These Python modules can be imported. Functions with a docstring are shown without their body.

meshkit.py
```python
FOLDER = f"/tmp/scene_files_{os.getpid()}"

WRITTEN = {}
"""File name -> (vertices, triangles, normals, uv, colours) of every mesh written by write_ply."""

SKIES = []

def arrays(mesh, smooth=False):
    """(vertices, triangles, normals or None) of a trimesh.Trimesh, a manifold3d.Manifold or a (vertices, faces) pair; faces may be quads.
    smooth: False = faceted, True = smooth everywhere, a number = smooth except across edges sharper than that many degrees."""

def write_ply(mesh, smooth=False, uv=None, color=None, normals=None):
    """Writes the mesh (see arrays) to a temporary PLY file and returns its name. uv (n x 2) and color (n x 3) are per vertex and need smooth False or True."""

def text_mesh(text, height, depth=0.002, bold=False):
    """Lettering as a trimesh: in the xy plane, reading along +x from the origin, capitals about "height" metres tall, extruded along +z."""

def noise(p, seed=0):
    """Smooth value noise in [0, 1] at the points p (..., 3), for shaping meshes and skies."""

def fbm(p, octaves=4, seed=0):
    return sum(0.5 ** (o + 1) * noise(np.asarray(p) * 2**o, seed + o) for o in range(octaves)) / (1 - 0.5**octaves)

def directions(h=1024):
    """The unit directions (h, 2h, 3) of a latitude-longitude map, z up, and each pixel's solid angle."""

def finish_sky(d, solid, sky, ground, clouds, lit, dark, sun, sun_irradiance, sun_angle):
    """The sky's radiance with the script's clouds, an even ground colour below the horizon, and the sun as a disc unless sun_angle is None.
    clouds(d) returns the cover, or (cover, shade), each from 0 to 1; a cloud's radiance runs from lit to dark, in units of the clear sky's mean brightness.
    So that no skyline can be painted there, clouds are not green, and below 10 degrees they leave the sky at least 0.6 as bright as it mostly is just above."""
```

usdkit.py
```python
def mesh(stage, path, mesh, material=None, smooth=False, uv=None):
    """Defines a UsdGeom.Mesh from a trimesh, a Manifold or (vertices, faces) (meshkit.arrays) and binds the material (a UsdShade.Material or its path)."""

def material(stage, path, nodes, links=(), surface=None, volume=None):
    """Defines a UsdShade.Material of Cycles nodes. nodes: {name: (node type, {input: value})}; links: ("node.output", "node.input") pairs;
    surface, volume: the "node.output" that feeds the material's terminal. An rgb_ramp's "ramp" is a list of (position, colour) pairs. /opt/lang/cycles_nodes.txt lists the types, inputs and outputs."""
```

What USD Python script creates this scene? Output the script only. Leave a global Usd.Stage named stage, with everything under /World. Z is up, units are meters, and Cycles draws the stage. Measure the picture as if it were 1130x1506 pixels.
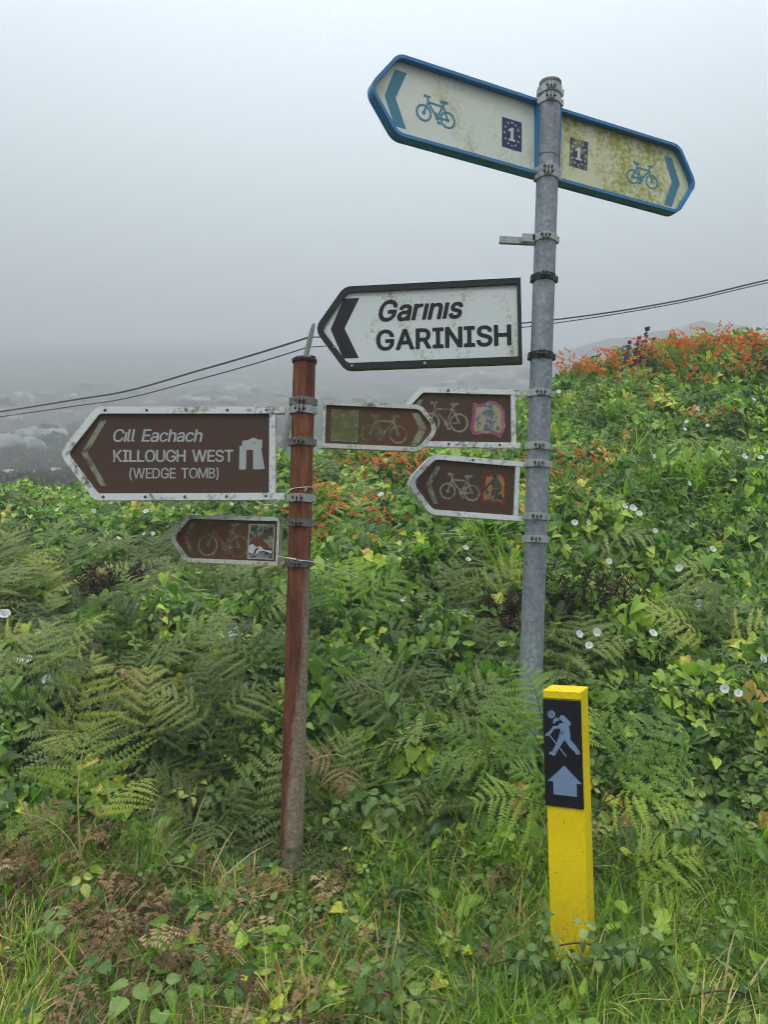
import math, random
import numpy as np, trimesh, usdkit, meshkit
import shapely
from shapely.geometry import Polygon, LineString, Point, box as sbox
from shapely import affinity
from shapely.ops import unary_union
from scipy.interpolate import RegularGridInterpolator
from pxr import Usd, UsdGeom, UsdLux, UsdShade, Gf, Sdf, Vt

rng = np.random.default_rng(7)
random.seed(7)
stage = Usd.Stage.CreateInMemory()
UsdGeom.SetStageUpAxis(stage, 'Z')
UsdGeom.SetStageMetersPerUnit(stage, 1.0)
UsdGeom.Xform.Define(stage, '/World')
UsdGeom.Scope.Define(stage, '/World/Looks')

# ------------------------------------------------------------------ camera, sky, sun, exposure
FPX, PITCH, EYE = 1131.0, math.atan(87 / 1131.0), np.array([0, 0, 1.6])
cam = UsdGeom.Camera.Define(stage, '/World/camera')
cam.CreateHorizontalApertureAttr(36.0)
cam.CreateVerticalApertureAttr(36.0 * 1506 / 1130)
cam.CreateFocalLengthAttr(36.0 * FPX / 1130)
cam.CreateFStopAttr(0.0)
cam.CreateClippingRangeAttr(Gf.Vec2f(0.05, 5000))
cam.CreateExposureAttr(2.1)
cam.AddTranslateOp().Set(Gf.Vec3d(*EYE))
cam.AddRotateXYZOp().Set(Gf.Vec3f(90 + math.degrees(PITCH), 0, 0))

SUN_EL, SUN_ROT = math.radians(56), math.radians(200)      # high veiled sun, behind the camera and a little to the left
M = lambda name, nodes, links=(), surface=None, volume=None: usdkit.material(stage, '/World/Looks/' + name, nodes, links, surface, volume)
sky_mat = M('sky_overcast', {
    'sky': ('sky_texture', {'sky_type': 'single_scattering', 'sun_disc': False, 'sun_elevation': SUN_EL, 'sun_rotation': SUN_ROT}),
    'tc': ('texture_coordinate', {}),
    'n': ('noise_texture', {'scale': 1.6, 'detail': 4.0, 'roughness': 0.5}),
    'r': ('rgb_ramp', {'ramp': [(0.3, (10.4, 12.0, 13.2)), (0.7, (12.0, 13.6, 14.7))]}),
    'sp': ('separate_xyz', {}), 'ab': ('math', {'math_type': 'absolute'}), 'sq': ('math', {'math_type': 'power', 'value2': 1.5}), 'el': ('map_range', {'from_min': 0.0, 'from_max': 1.0, 'to_min': 0.5, 'to_max': 1.65, 'clamp': True}), 'gr': ('vector_math', {'math_type': 'scale'}),
    'mx': ('mix', {'fac': 0.96}),
    'bg': ('background_shader', {'strength': 0.085})},
    [('tc.generated', 'n.vector'), ('n.fac', 'r.fac'), ('sky.color', 'mx.color1'), ('tc.generated', 'sp.vector'), ('sp.z', 'ab.value1'), ('ab.value', 'sq.value1'), ('sq.value', 'el.value'), ('r.color', 'gr.vector1'), ('el.result', 'gr.scale'), ('gr.vector', 'mx.color2'), ('mx.color', 'bg.color')], surface='bg.background')
dome = UsdLux.DomeLight.Define(stage, '/World/sky')
UsdShade.MaterialBindingAPI.Apply(dome.GetPrim()).Bind(sky_mat)
sun = UsdLux.DistantLight.Define(stage, '/World/sun')
sun.CreateIntensityAttr(0.4)
sun.CreateAngleAttr(25.0)
sun.CreateNormalizeAttr(True)
sun.CreateColorAttr(Gf.Vec3f(1.0, 0.96, 0.9))
_d = Gf.Vec3d(math.sin(SUN_ROT) * math.cos(SUN_EL), math.cos(SUN_ROT) * math.cos(SUN_EL), math.sin(SUN_EL))
sun.AddTransformOp().Set(Gf.Matrix4d().SetRotate(Gf.Rotation(Gf.Vec3d(0, 0, 1), _d)))

# ------------------------------------------------------------------ helpers
used = {}
def numbered(parent, name):
    k = used.get((parent, name), 0)
    used[(parent, name)] = k + 1
    return f'{parent}/{name}' if k == 0 else f'{parent}/{name}_{k:03d}'
def tag(o, label=None, cat=None, group=None, kind=None):
    p = o.GetPrim() if hasattr(o, 'GetPrim') else o
    for k, v in (('label', label), ('category', cat), ('group', group), ('kind', kind)):
        if v: p.SetCustomDataByKey(k, v)
    return o
def obj(name, mesh, mat, parent=None, smooth=30, label=None):
    path = numbered(str(parent.GetPath()) if parent is not None else '/World', name)
    m = usdkit.mesh(stage, path, mesh, mat, smooth)
    if label: m.GetPrim().SetCustomDataByKey('label', label)
    return m.GetPrim()
def rotz(a):
    c, s = math.cos(a), math.sin(a)
    return np.array([[c, -s, 0], [s, c, 0], [0, 0, 1.0]])
def roty(a):
    c, s = math.cos(a), math.sin(a)
    return np.array([[c, 0, s], [0, 1, 0], [-s, 0, c]])
def rotx(a):
    c, s = math.cos(a), math.sin(a)
    return np.array([[1, 0, 0], [0, c, -s], [0, s, c]])
def thing(name, label, cat, loc=(0, 0, 0), R=None, s=1.0, group=None, ref=None):
    x = UsdGeom.Xform.Define(stage, numbered('/World', name))
    A = np.eye(4)
    A[:3, :3] = (np.eye(3) if R is None else R) * s
    A[:3, 3] = [float(np.ravel(q)[0]) for q in loc]
    x.AddTransformOp().Set(Gf.Matrix4d(*A.T.ravel().tolist()))
    p = x.GetPrim()
    tag(p, label, cat, group)
    if ref is not None:
        p.GetReferences().AddInternalReference(ref.GetPath())
        p.SetInstanceable(True)
    return p
def proto(name):
    return stage.CreateClassPrim(numbered('/World', name))
def cat_(ms):
    return trimesh.util.concatenate(ms)
def joinVF(parts):
    V, F, n = [], [], 0
    for v, f in parts:
        V.append(v); F.append(f + n); n += len(v)
    return np.vstack(V), np.vstack(F)
def bx(x0, x1, y0, y1, z0, z1):
    m = trimesh.creation.box([x1 - x0, y1 - y0, z1 - z0])
    m.apply_translation([(x0 + x1) / 2, (y0 + y1) / 2, (z0 + z1) / 2])
    return m
def rbx(x0, x1, y0, y1, z0, z1, r):
    import manifold3d as m3
    pts = [[x, y, z] for x in (x0 + r, x1 - r) for y in (y0 + r, y1 - r) for z in (z0 + r, z1 - r)]
    hull = []
    for p in pts:
        for d in np.array([[1, 0, 0], [-1, 0, 0], [0, 1, 0], [0, -1, 0], [0, 0, 1], [0, 0, -1]]) * r: hull.append(np.array(p) + d)
    return trimesh.convex.convex_hull(np.array(hull))
def cyl(p0, p1, r, n=20):
    return trimesh.creation.cylinder(radius=r, segment=np.array([p0, p1], float), sections=n)
def tube(pts, r, sides=6):
    pts = np.asarray(pts, float)
    t = np.gradient(pts, axis=0); t /= np.linalg.norm(t, axis=1, keepdims=True) + 1e-12
    ref = np.where(np.abs(t[:, 2:]) < 0.9, [0, 0, 1.0], [1.0, 0, 0])
    a = np.cross(t, ref); a /= np.linalg.norm(a, axis=1, keepdims=True) + 1e-12
    b = np.cross(t, a); ang = np.arange(sides) * 2 * np.pi / sides
    rr = np.broadcast_to(r, (len(pts),))
    v = pts[:, None] + rr[:, None, None] * (np.cos(ang)[None, :, None] * a[:, None] + np.sin(ang)[None, :, None] * b[:, None])
    i, j = np.meshgrid(np.arange(len(pts) - 1), np.arange(sides), indexing='ij')
    q = np.stack([i * sides + j, i * sides + (j + 1) % sides, (i + 1) * sides + (j + 1) % sides, (i + 1) * sides + j], -1).reshape(-1, 4)
    return v.reshape(-1, 3), np.vstack([q[:, [0, 1, 2]], q[:, [0, 2, 3]]])
def ext(poly, h0, h1):
    """A flat shape (u, w) as a slab standing upright, its front (towards -Y) at h1."""
    ms = []
    for g in getattr(poly, 'geoms', [poly]):
        if g.geom_type != 'Polygon' or g.area < 1e-9: continue
        m = trimesh.creation.extrude_polygon(g, h1 - h0, engine='earcut')
        v = m.vertices
        ms.append(trimesh.Trimesh(np.stack([v[:, 0], -(v[:, 2] + h0), v[:, 1]], 1), m.faces, process=False))
    return cat_(ms)
def pixel_ray(px, py):
    d = np.array([(px - 565) / FPX, 0, 0]) + (753 - py) / FPX * np.array([0, -math.sin(PITCH), math.cos(PITCH)]) + np.array([0, math.cos(PITCH), math.sin(PITCH)])
    return d / d[1]
def at(px, py, Y):
    return EYE + pixel_ray(px, py) * Y

# ------------------------------------------------------------------ land: canopy height S and ground height G
YN = np.array([0.0, 1.6, 2.6, 3.2, 3.7, 4.0, 4.5, 5.2, 6.2, 7.5, 9.0, 10.5, 12.0, 14.0, 18.0])
PN = np.array([-500, 0, 250, 430, 510, 640, 800, 870, 1000, 1130, 1700])
TAB = np.array([
    [0, 0, .12, .35, .72, .92, 1.15, 1.40, 1.62, 1.85, 2.12, 2.45, 2.75, 2.95, 3.2],
    [0, 0, .10, .26, .62, .85, 1.10, 1.35, 1.60, 1.85, 2.10, 2.42, 2.72, 2.92, 3.2],
    [0, 0, .06, .13, .47, .80, 1.10, 1.36, 1.62, 1.88, 2.18, 2.50, 2.75, 2.90, 3.1],
    [0, 0, .04, .06, .16, .72, 1.12, 1.42, 1.72, 2.10, 2.60, 2.95, 2.95, 2.80, 2.9],
    [0, 0, .05, .10, .42, .92, 1.22, 1.50, 1.85, 2.35, 2.92, 3.25, 3.15, 2.95, 2.9],
    [0, 0, .05, .10, .45, .96, 1.26, 1.52, 1.92, 2.50, 3.18, 3.55, 3.45, 3.10, 2.9],
    [0, 0, .10, .17, .50, .98, 1.28, 1.56, 2.02, 2.75, 3.58, 4.15, 4.05, 3.60, 3.0],
    [0, 0, .11, .18, .52, .98, 1.26, 1.56, 2.06, 2.82, 3.70, 4.34, 4.30, 3.90, 3.1],
    [0, 0, .07, .18, .58, .97, 1.28, 1.58, 2.10, 2.88, 3.84, 4.62, 4.60, 4.20, 3.2],
    [0, 0, .06, .18, .68, 1.04, 1.35, 1.65, 2.16, 2.95, 3.92, 4.76, 4.80, 4.40, 3.4],
    [0, 0, .10, .30, .85, 1.15, 1.45, 1.75, 2.25, 3.05, 4.05, 5.00, 5.10, 4.70, 3.6]])
_base = RegularGridInterpolator((PN, YN), TAB, bounds_error=False, fill_value=None)
HY = np.array([18.0, 40, 62, 85, 132, 220, 286, 330, 418, 540, 820])
HP = np.array([-500, 0, 430, 640, 800, 900, 1040, 1130, 1700])
HROW = np.array([
    [738, 718, 704, 690, 638, 578, 552, 540, 520, 507, 494],
    [740, 724, 712, 700, 650, 588, 560, 546, 522, 508, 494],
    [745, 728, 716, 700, 652, 592, 564, 550, 526, 510, 496],
    [745, 730, 712, 695, 638, 582, 554, 541, 522, 509, 498],
    [745, 728, 705, 680, 623, 562, 532, 522, 517, 512, 506],
    [745, 725, 700, 670, 605, 540, 500, 492, 500, 508, 512],
    [745, 725, 695, 660, 590, 515, 466, 478, 500, 512, 518],
    [745, 725, 695, 660, 590, 525, 487, 492, 506, 514, 518],
    [745, 725, 695, 660, 600, 540, 512, 510, 512, 515, 518]], float)
_hill = RegularGridInterpolator((HP, HY), HROW, bounds_error=False, fill_value=None)
def smooth01(x):
    x = np.clip(x, 0, 1); return x * x * (3 - 2 * x)
def S(x, y):
    """Top of the plants (near) or of the heath (far) above x, y."""
    x, y = np.asarray(x, float), np.asarray(y, float)
    yy = np.maximum(y, 0.0)
    px = np.clip(565 + FPX * x / np.maximum(yy, 0.8), -500, 1700)
    near = _base(np.stack([px, np.clip(yy, 0, 18)], -1))
    p = np.stack([x * 1.4, y * 1.4, 0 * x], -1)
    bump = (meshkit.fbm(p, 3, 3) - 0.5) * 0.72 * smooth01((yy - 3.6) / 1.4) * smooth01((22 - yy) / 6) + (meshkit.fbm(p * 2.6, 2, 9) - 0.5) * 0.36 * smooth01((yy - 3.3) / 0.8) * smooth01((22 - yy) / 6)
    row = _hill(np.stack([px, np.clip(yy, 18, 820)], -1))
    q = np.stack([x * 0.021, y * 0.021, 0 * x], -1)
    rough = ((meshkit.fbm(q, 5, 21) - 0.5) * 0.036 + (meshkit.fbm(q * 4.2, 4, 31) - 0.5) * 0.040) * yy * smooth01((yy - 20) / 40) * (1 - 0.88 * smooth01((yy - 215) / 110))
    far = 1.6 + (840 - row) / FPX * yy + rough
    rough = rough + (meshkit.fbm(np.stack([x * .0045, y * .0045, 0 * x + 9.3], -1), 3, 77) - .5) * .075 * yy * smooth01((yy - 260) / 200)
    w = smooth01((yy - 17) / 8)
    out = near * (1 - w) + far * w + bump
    return np.where(y < 0, 0.0, out)
def G(x, y):
    d = 0.34 * smooth01((np.asarray(y) - 3.2) / 0.9) * smooth01((24 - np.asarray(y)) / 8)
    return S(x, y) - d
def normal(x, y, e=0.12):
    gx = (S(x + e, y) - S(x - e, y)) / (2 * e); gy = (S(x, y + e) - S(x, y - e)) / (2 * e)
    n = np.stack([-gx, -gy, np.ones_like(gx)], -1)
    return n / np.linalg.norm(n, axis=-1, keepdims=True)
def hit(px, py, y0=2.4, y1=16.0):
    """Where the ray through a pixel of the photograph meets the plants."""
    d = pixel_ray(px, py); Y = np.arange(y0, y1, 0.02)
    P = EYE + d * Y[:, None]
    k = np.nonzero(P[:, 2] <= S(P[:, 0], P[:, 1]))[0]
    return P[k[0]] if len(k) else P[np.argmin(P[:, 2] - S(P[:, 0], P[:, 1]))]

# ------------------------------------------------------------------ materials
def ramp_mat(name, ramp, rough=0.6, scale=6.0, bump=0.0, bscale=60.0, detail=4.0, spec=0.4, coord='geo.position'):
    nodes = {'geo': ('geometry', {}), 'tc': ('texture_coordinate', {}), 'n': ('noise_texture', {'scale': scale, 'detail': detail, 'roughness': 0.6}),
             'r': ('rgb_ramp', {'ramp': ramp}), 'p': ('principled_bsdf', {'roughness': rough, 'specular_ior_level': spec})}
    links = [(coord, 'n.vector'), ('n.fac', 'r.fac'), ('r.color', 'p.base_color')]
    if bump:
        nodes['n2'] = ('noise_texture', {'scale': bscale, 'detail': 3.0}); nodes['b'] = ('bump', {'strength': bump, 'distance': 0.01})
        links += [(coord, 'n2.vector'), ('n2.fac', 'b.height'), ('b.normal', 'p.normal')]
    return M(name, nodes, links, 'p.BSDF')
def grime(name, base, dirt, lo, hi, scale, rough=0.5, base2=None, metal=0.0, streak=(1, 1, 1), fine=55.0, bump=0.0, spec=0.4):
    """A paint with patches and specks of dirt, algae or rust."""
    nodes = {'geo': ('geometry', {}), 'mp': ('mapping', {'scale': streak}),
             'n': ('noise_texture', {'scale': scale, 'detail': 6.0, 'roughness': 0.65}), 'nf': ('noise_texture', {'scale': fine, 'detail': 3.0, 'roughness': 0.6}),
             'mx0': ('mix_float', {'fac': 0.35}), 'mr': ('map_range', {'from_min': lo, 'from_max': hi, 'clamp': True}),
             'n3': ('noise_texture', {'scale': scale * 0.6, 'detail': 3.0}), 'c': ('mix', {'color1': base, 'color2': base2 or tuple(b * 0.8 for b in base)}),
             'mx': ('mix', {'color2': dirt}), 'p': ('principled_bsdf', {'roughness': rough, 'metallic': metal, 'specular_ior_level': spec})}
    links = [('geo.position', 'mp.vector'), ('mp.vector', 'n.vector'), ('geo.position', 'nf.vector'), ('n.fac', 'mx0.a'), ('nf.fac', 'mx0.b'), ('mx0.result', 'mr.value'),
             ('geo.position', 'n3.vector'), ('n3.fac', 'c.fac'), ('c.color', 'mx.color1'), ('mr.result', 'mx.fac'), ('mx.color', 'p.base_color')]
    if bump:
        nodes['b'] = ('bump', {'strength': bump, 'distance': 0.004}); links += [('nf.fac', 'b.height'), ('b.normal', 'p.normal')]
    return M(name, nodes, links, 'p.BSDF')
def leaf_mat(name, ramp, trans=0.3, rough=0.45, tint=(0.16, 0.30, 0.03), patch=0.25, spec=0.35):
    nodes = {'geo': ('geometry', {}), 'oi': ('object_info', {}), 'a': ('math', {'math_type': 'add'}), 'f': ('math', {'math_type': 'fraction'}),
             'n': ('noise_texture', {'scale': 1.3, 'detail': 3.0}), 'n2': ('noise_texture', {'scale': 45.0, 'detail': 3.0}), 's': ('math', {'math_type': 'subtract', 'value2': 0.5}), 'm': ('math', {'math_type': 'multiply_add', 'value2': patch * 2.4}),
             's2': ('math', {'math_type': 'subtract', 'value2': 0.5}), 'm2': ('math', {'math_type': 'multiply_add', 'value2': 0.22}),
             'r': ('rgb_ramp', {'ramp': ramp}), 'p': ('principled_bsdf', {'roughness': rough, 'specular_ior_level': spec}),
             'tm': ('mix', {'mix_type': 'multiply', 'fac': 1.0, 'color2': tuple(t * 9 for t in tint)}),
             't': ('translucent_bsdf', {'color': tint}), 'mix': ('mix_closure', {'fac': trans})}
    links = [('geo.random_per_island', 'a.value1'), ('oi.random', 'a.value2'), ('a.value', 'f.value1'), ('geo.position', 'n.vector'), ('n.fac', 's.value1'), ('s.value', 'm.value1'), ('f.value', 'm.value3'),
             ('geo.position', 'n2.vector'), ('n2.fac', 's2.value1'), ('s2.value', 'm2.value1'), ('m.value', 'm2.value3'),
             ('m2.value', 'r.fac'), ('r.color', 'p.base_color'), ('r.color', 'tm.color1'), ('tm.color', 't.color'), ('p.BSDF', 'mix.closure1'), ('t.BSDF', 'mix.closure2')]
    return M(name, nodes, links, 'mix.closure')
def plain(name, c, rough=0.5, metal=0.0, spec=0.4):
    return M(name, {'p': ('principled_bsdf', {'base_color': c, 'roughness': rough, 'metallic': metal, 'specular_ior_level': spec})}, [], 'p.BSDF')

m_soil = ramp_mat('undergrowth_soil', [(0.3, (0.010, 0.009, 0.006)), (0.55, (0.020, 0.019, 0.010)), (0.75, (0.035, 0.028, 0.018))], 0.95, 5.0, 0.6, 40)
m_heath = M('heath', {
    'geo': ('geometry', {}), 'n': ('noise_texture', {'scale': 0.2, 'detail': 10.0, 'roughness': 0.7}), 'r': ('rgb_ramp', {'ramp': [(0.34, (0.040, 0.030, 0.023)), (0.43, (0.12, 0.088, 0.066)), (0.50, (0.085, 0.088, 0.044)), (0.56, (0.15, 0.12, 0.09)), (0.66, (0.26, 0.23, 0.195))]}),
    'n2': ('noise_texture', {'scale': 0.035, 'detail': 10.0, 'roughness': 0.72}), 'mr': ('map_range', {'from_min': 0.57, 'from_max': 0.63, 'clamp': True}),
    'mx': ('mix', {'color2': (0.26, 0.255, 0.25)}), 'nb': ('noise_texture', {'scale': 1.2, 'detail': 6.0}), 'b': ('bump', {'strength': 0.9, 'distance': 0.8}),
    'p': ('principled_bsdf', {'roughness': 0.95, 'specular_ior_level': 0.2})},
    [('geo.position', 'n.vector'), ('n.fac', 'r.fac'), ('geo.position', 'n2.vector'), ('n2.fac', 'mr.value'), ('mr.result', 'mx.fac'), ('r.color', 'mx.color1'), ('mx.color', 'p.base_color'),
     ('geo.position', 'nb.vector'), ('nb.fac', 'b.height'), ('b.normal', 'p.normal')], 'p.BSDF')
m_rock = ramp_mat('pale_rock', [(0.3, (0.15, 0.145, 0.138)), (0.5, (0.28, 0.275, 0.265)), (0.7, (0.42, 0.415, 0.40))], 0.9, 0.5, 0.9, 2.0, 8.0)
m_bind = leaf_mat('bindweed_leaf', [(0.0, (0.047, 0.095, 0.019)), (0.35, (0.110, 0.203, 0.033)), (0.75, (0.212, 0.321, 0.046)), (0.93, (0.385, 0.498, 0.066)), (0.975, (0.646, 0.603, 0.085)), (1.0, (0.461, 0.262, 0.072))], 0.17, 0.4, spec=0.32)
m_brack = leaf_mat('bracken_green', [(0.0, (0.068, 0.095, 0.029)), (0.45, (0.150, 0.196, 0.055)), (0.8, (0.237, 0.283, 0.077)), (1.0, (0.415, 0.415, 0.090))], 0.25, 0.5, (0.12, 0.2, 0.04), 0.3)
m_brackL = leaf_mat('bracken_light', [(0.0, (0.114, 0.195, 0.039)), (0.6, (0.198, 0.299, 0.056)), (1.0, (0.367, 0.429, 0.067))], 0.35, 0.5, (0.16, 0.28, 0.04), 0.2)
m_brackY = leaf_mat('bracken_yellow', [(0.0, (0.120, 0.168, 0.024)), (0.6, (0.168, 0.228, 0.030)), (1.0, (0.360, 0.396, 0.060))], 0.35, 0.5, (0.22, 0.27, 0.03), 0.2)
m_dead = leaf_mat('bracken_dead', [(0.0, (0.097, 0.052, 0.032)), (0.5, (0.227, 0.130, 0.073)), (0.85, (0.356, 0.227, 0.121)), (1.0, (0.486, 0.373, 0.211))], 0.12, 0.8, (0.18, 0.09, 0.03), 0.2, 0.2)
m_heathbush = leaf_mat('withered_heath', [(0.0, (0.035, 0.026, 0.018)), (0.5, (0.07, 0.05, 0.033)), (0.8, (0.06, 0.07, 0.03)), (1.0, (0.14, 0.10, 0.06))], 0.1, 0.8, (0.12, 0.09, 0.04), 0.2, 0.2)
m_bram = leaf_mat('bramble_leaf', [(0.0, (0.059, 0.114, 0.032)), (0.5, (0.129, 0.210, 0.057)), (0.85, (0.255, 0.335, 0.088)), (1.0, (0.532, 0.503, 0.136))], 0.22, 0.4, (0.13, 0.24, 0.05), 0.15)
m_grass = leaf_mat('grass_blade', [(0.0, (0.098, 0.166, 0.027)), (0.45, (0.191, 0.291, 0.045)), (0.75, (0.331, 0.411, 0.063)), (0.9, (0.561, 0.424, 0.151)), (1.0, (0.750, 0.516, 0.251))], 0.3, 0.5, (0.17, 0.30, 0.04), 0.2)
m_straw = leaf_mat('straw', [(0.0, (0.242, 0.176, 0.083)), (0.6, (0.374, 0.297, 0.154)), (1.0, (0.506, 0.440, 0.264))], 0.2, 0.6, (0.3, 0.22, 0.1), 0.1)
m_shrub = leaf_mat('hillside_shrub', [(0.0, (0.072, 0.052, 0.038)), (0.4, (0.109, 0.087, 0.051)), (0.7, (0.072, 0.102, 0.041)), (1.0, (0.131, 0.145, 0.058))], 0.1, 0.8, (0.1, 0.12, 0.04), 0.2, 0.2)
m_sword = leaf_mat('montbretia_leaf', [(0.0, (0.090, 0.168, 0.030)), (0.6, (0.156, 0.240, 0.042)), (1.0, (0.324, 0.336, 0.072))], 0.35, 0.45, (0.18, 0.26, 0.03), 0.15)
m_orange = leaf_mat('montbretia_flower', [(0.0, (0.74, 0.15, 0.03)), (0.6, (0.86, 0.27, 0.055)), (1.0, (0.90, 0.42, 0.12))], 0.3, 0.5, (0.11, 0.11, 0.11), 0.1)
m_stalk = plain('reddish_stalk', (0.11, 0.065, 0.035), 0.7)
m_mstem = plain('montbretia_stem', (0.13, 0.12, 0.04), 0.7)
m_stem = plain('green_stem', (0.10, 0.14, 0.04), 0.6)
m_ystem = plain('yellow_stem', (0.36, 0.36, 0.10), 0.5)
m_white = M('white_petal', {'p': ('principled_bsdf', {'base_color': (0.82, 0.83, 0.82), 'roughness': 0.6}), 't': ('translucent_bsdf', {'color': (0.8, 0.82, 0.78)}), 'mx': ('mix_closure', {'fac': 0.3})}, [('p.BSDF', 'mx.closure1'), ('t.BSDF', 'mx.closure2')], 'mx.closure')
m_purple = leaf_mat('purple_spike', [(0.0, (0.09, 0.02, 0.08)), (1.0, (0.24, 0.06, 0.20))], 0.2, 0.6, (0.2, 0.05, 0.16), 0.1)
m_stub = ramp_mat('cut_stub', [(0.3, (0.30, 0.13, 0.045)), (0.7, (0.42, 0.22, 0.09))], 0.7, 30)

m_galv = M('galvanised_steel', {
    'geo': ('geometry', {}), 'mp': ('mapping', {'scale': (1, 1, 0.25)}), 'v': ('voronoi_texture', {'scale': 60.0}), 'n': ('noise_texture', {'scale': 9.0, 'detail': 7.0, 'roughness': 0.7}), 'nf': ('noise_texture', {'scale': 120.0, 'detail': 2.0}),
    'a': ('mix_float', {'fac': 0.3}), 'r': ('rgb_ramp', {'ramp': [(0.25, (0.14, 0.16, 0.18)), (0.45, (0.23, 0.26, 0.285)), (0.6, (0.30, 0.33, 0.355)), (0.78, (0.44, 0.46, 0.47))]}),
    'b': ('bump', {'strength': 0.15, 'distance': 0.003}), 'p': ('principled_bsdf', {'roughness': 0.55, 'metallic': 0.25, 'specular_ior_level': 0.4})},
    [('geo.position', 'mp.vector'), ('mp.vector', 'n.vector'), ('geo.position', 'v.vector'), ('geo.position', 'nf.vector'), ('n.fac', 'a.a'), ('v.color', 'a.b'), ('a.result', 'r.fac'), ('r.color', 'p.base_color'), ('nf.fac', 'b.height'), ('b.normal', 'p.normal')], 'p.BSDF')
# rust that gives way to grey weathered metal towards the right side and towards the foot
m_rust = M('rusty_steel', {
    'geo': ('geometry', {}), 'tc': ('texture_coordinate', {}), 'sp': ('separate_xyz', {}),
    'mp': ('mapping', {'scale': (1, 1, 0.18)}), 'n': ('noise_texture', {'scale': 16.0, 'detail': 8.0, 'roughness': 0.75}), 'nf': ('noise_texture', {'scale': 70.0, 'detail': 4.0, 'roughness': 0.7}),
    'r': ('rgb_ramp', {'ramp': [(0.30, (0.045, 0.018, 0.012)), (0.44, (0.125, 0.043, 0.025)), (0.55, (0.22, 0.080, 0.040)), (0.70, (0.34, 0.16, 0.085))]}),
    'r2': ('rgb_ramp', {'ramp': [(0.3, (0.15, 0.10, 0.065)), (0.5, (0.26, 0.205, 0.145)), (0.7, (0.38, 0.34, 0.27))]}),
    'mz': ('map_range', {'from_min': 2.25, 'from_max': 0.35, 'to_min': -0.055, 'to_max': 0.060, 'clamp': True}),
    'ax': ('math', {'math_type': 'add'}), 'nn': ('math', {'math_type': 'multiply_add', 'value2': 0.14, 'value3': -0.07}), 'ay': ('math', {'math_type': 'add'}),
    'mr': ('map_range', {'from_min': -0.004, 'from_max': 0.026, 'clamp': True}), 'mx': ('mix', {}), 'b': ('bump', {'strength': 0.35, 'distance': 0.003}),
    'p': ('principled_bsdf', {'roughness': 0.8, 'specular_ior_level': 0.25})},
    [('tc.object', 'sp.vector'), ('geo.position', 'mp.vector'), ('mp.vector', 'n.vector'), ('geo.position', 'nf.vector'), ('n.fac', 'r.fac'), ('nf.fac', 'r2.fac'),
     ('sp.z', 'mz.value'), ('sp.x', 'ax.value1'), ('mz.result', 'ax.value2'), ('n.fac', 'nn.value1'), ('ax.value', 'ay.value1'), ('nn.value', 'ay.value2'), ('ay.value', 'mr.value'),
     ('mr.result', 'mx.fac'), ('r.color', 'mx.color1'), ('r2.color', 'mx.color2'), ('mx.color', 'p.base_color'), ('nf.fac', 'b.height'), ('b.normal', 'p.normal')], 'p.BSDF')
m_clamp = grime('clamp_alloy', (0.48, 0.49, 0.48), (0.12, 0.12, 0.09), 0.52, 0.66, 14, 0.5, (0.38, 0.39, 0.39), 0.2)
m_clampD = grime('clamp_dull', (0.22, 0.21, 0.19), (0.09, 0.075, 0.05), 0.48, 0.64, 14, 0.55, (0.16, 0.155, 0.14), 0.3)
m_clampK = grime('clamp_black', (0.018, 0.018, 0.02), (0.10, 0.10, 0.10), 0.58, 0.72, 20, 0.45)
m_bolt = plain('bolt_steel', (0.12, 0.115, 0.10), 0.5, 0.6)
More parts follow.
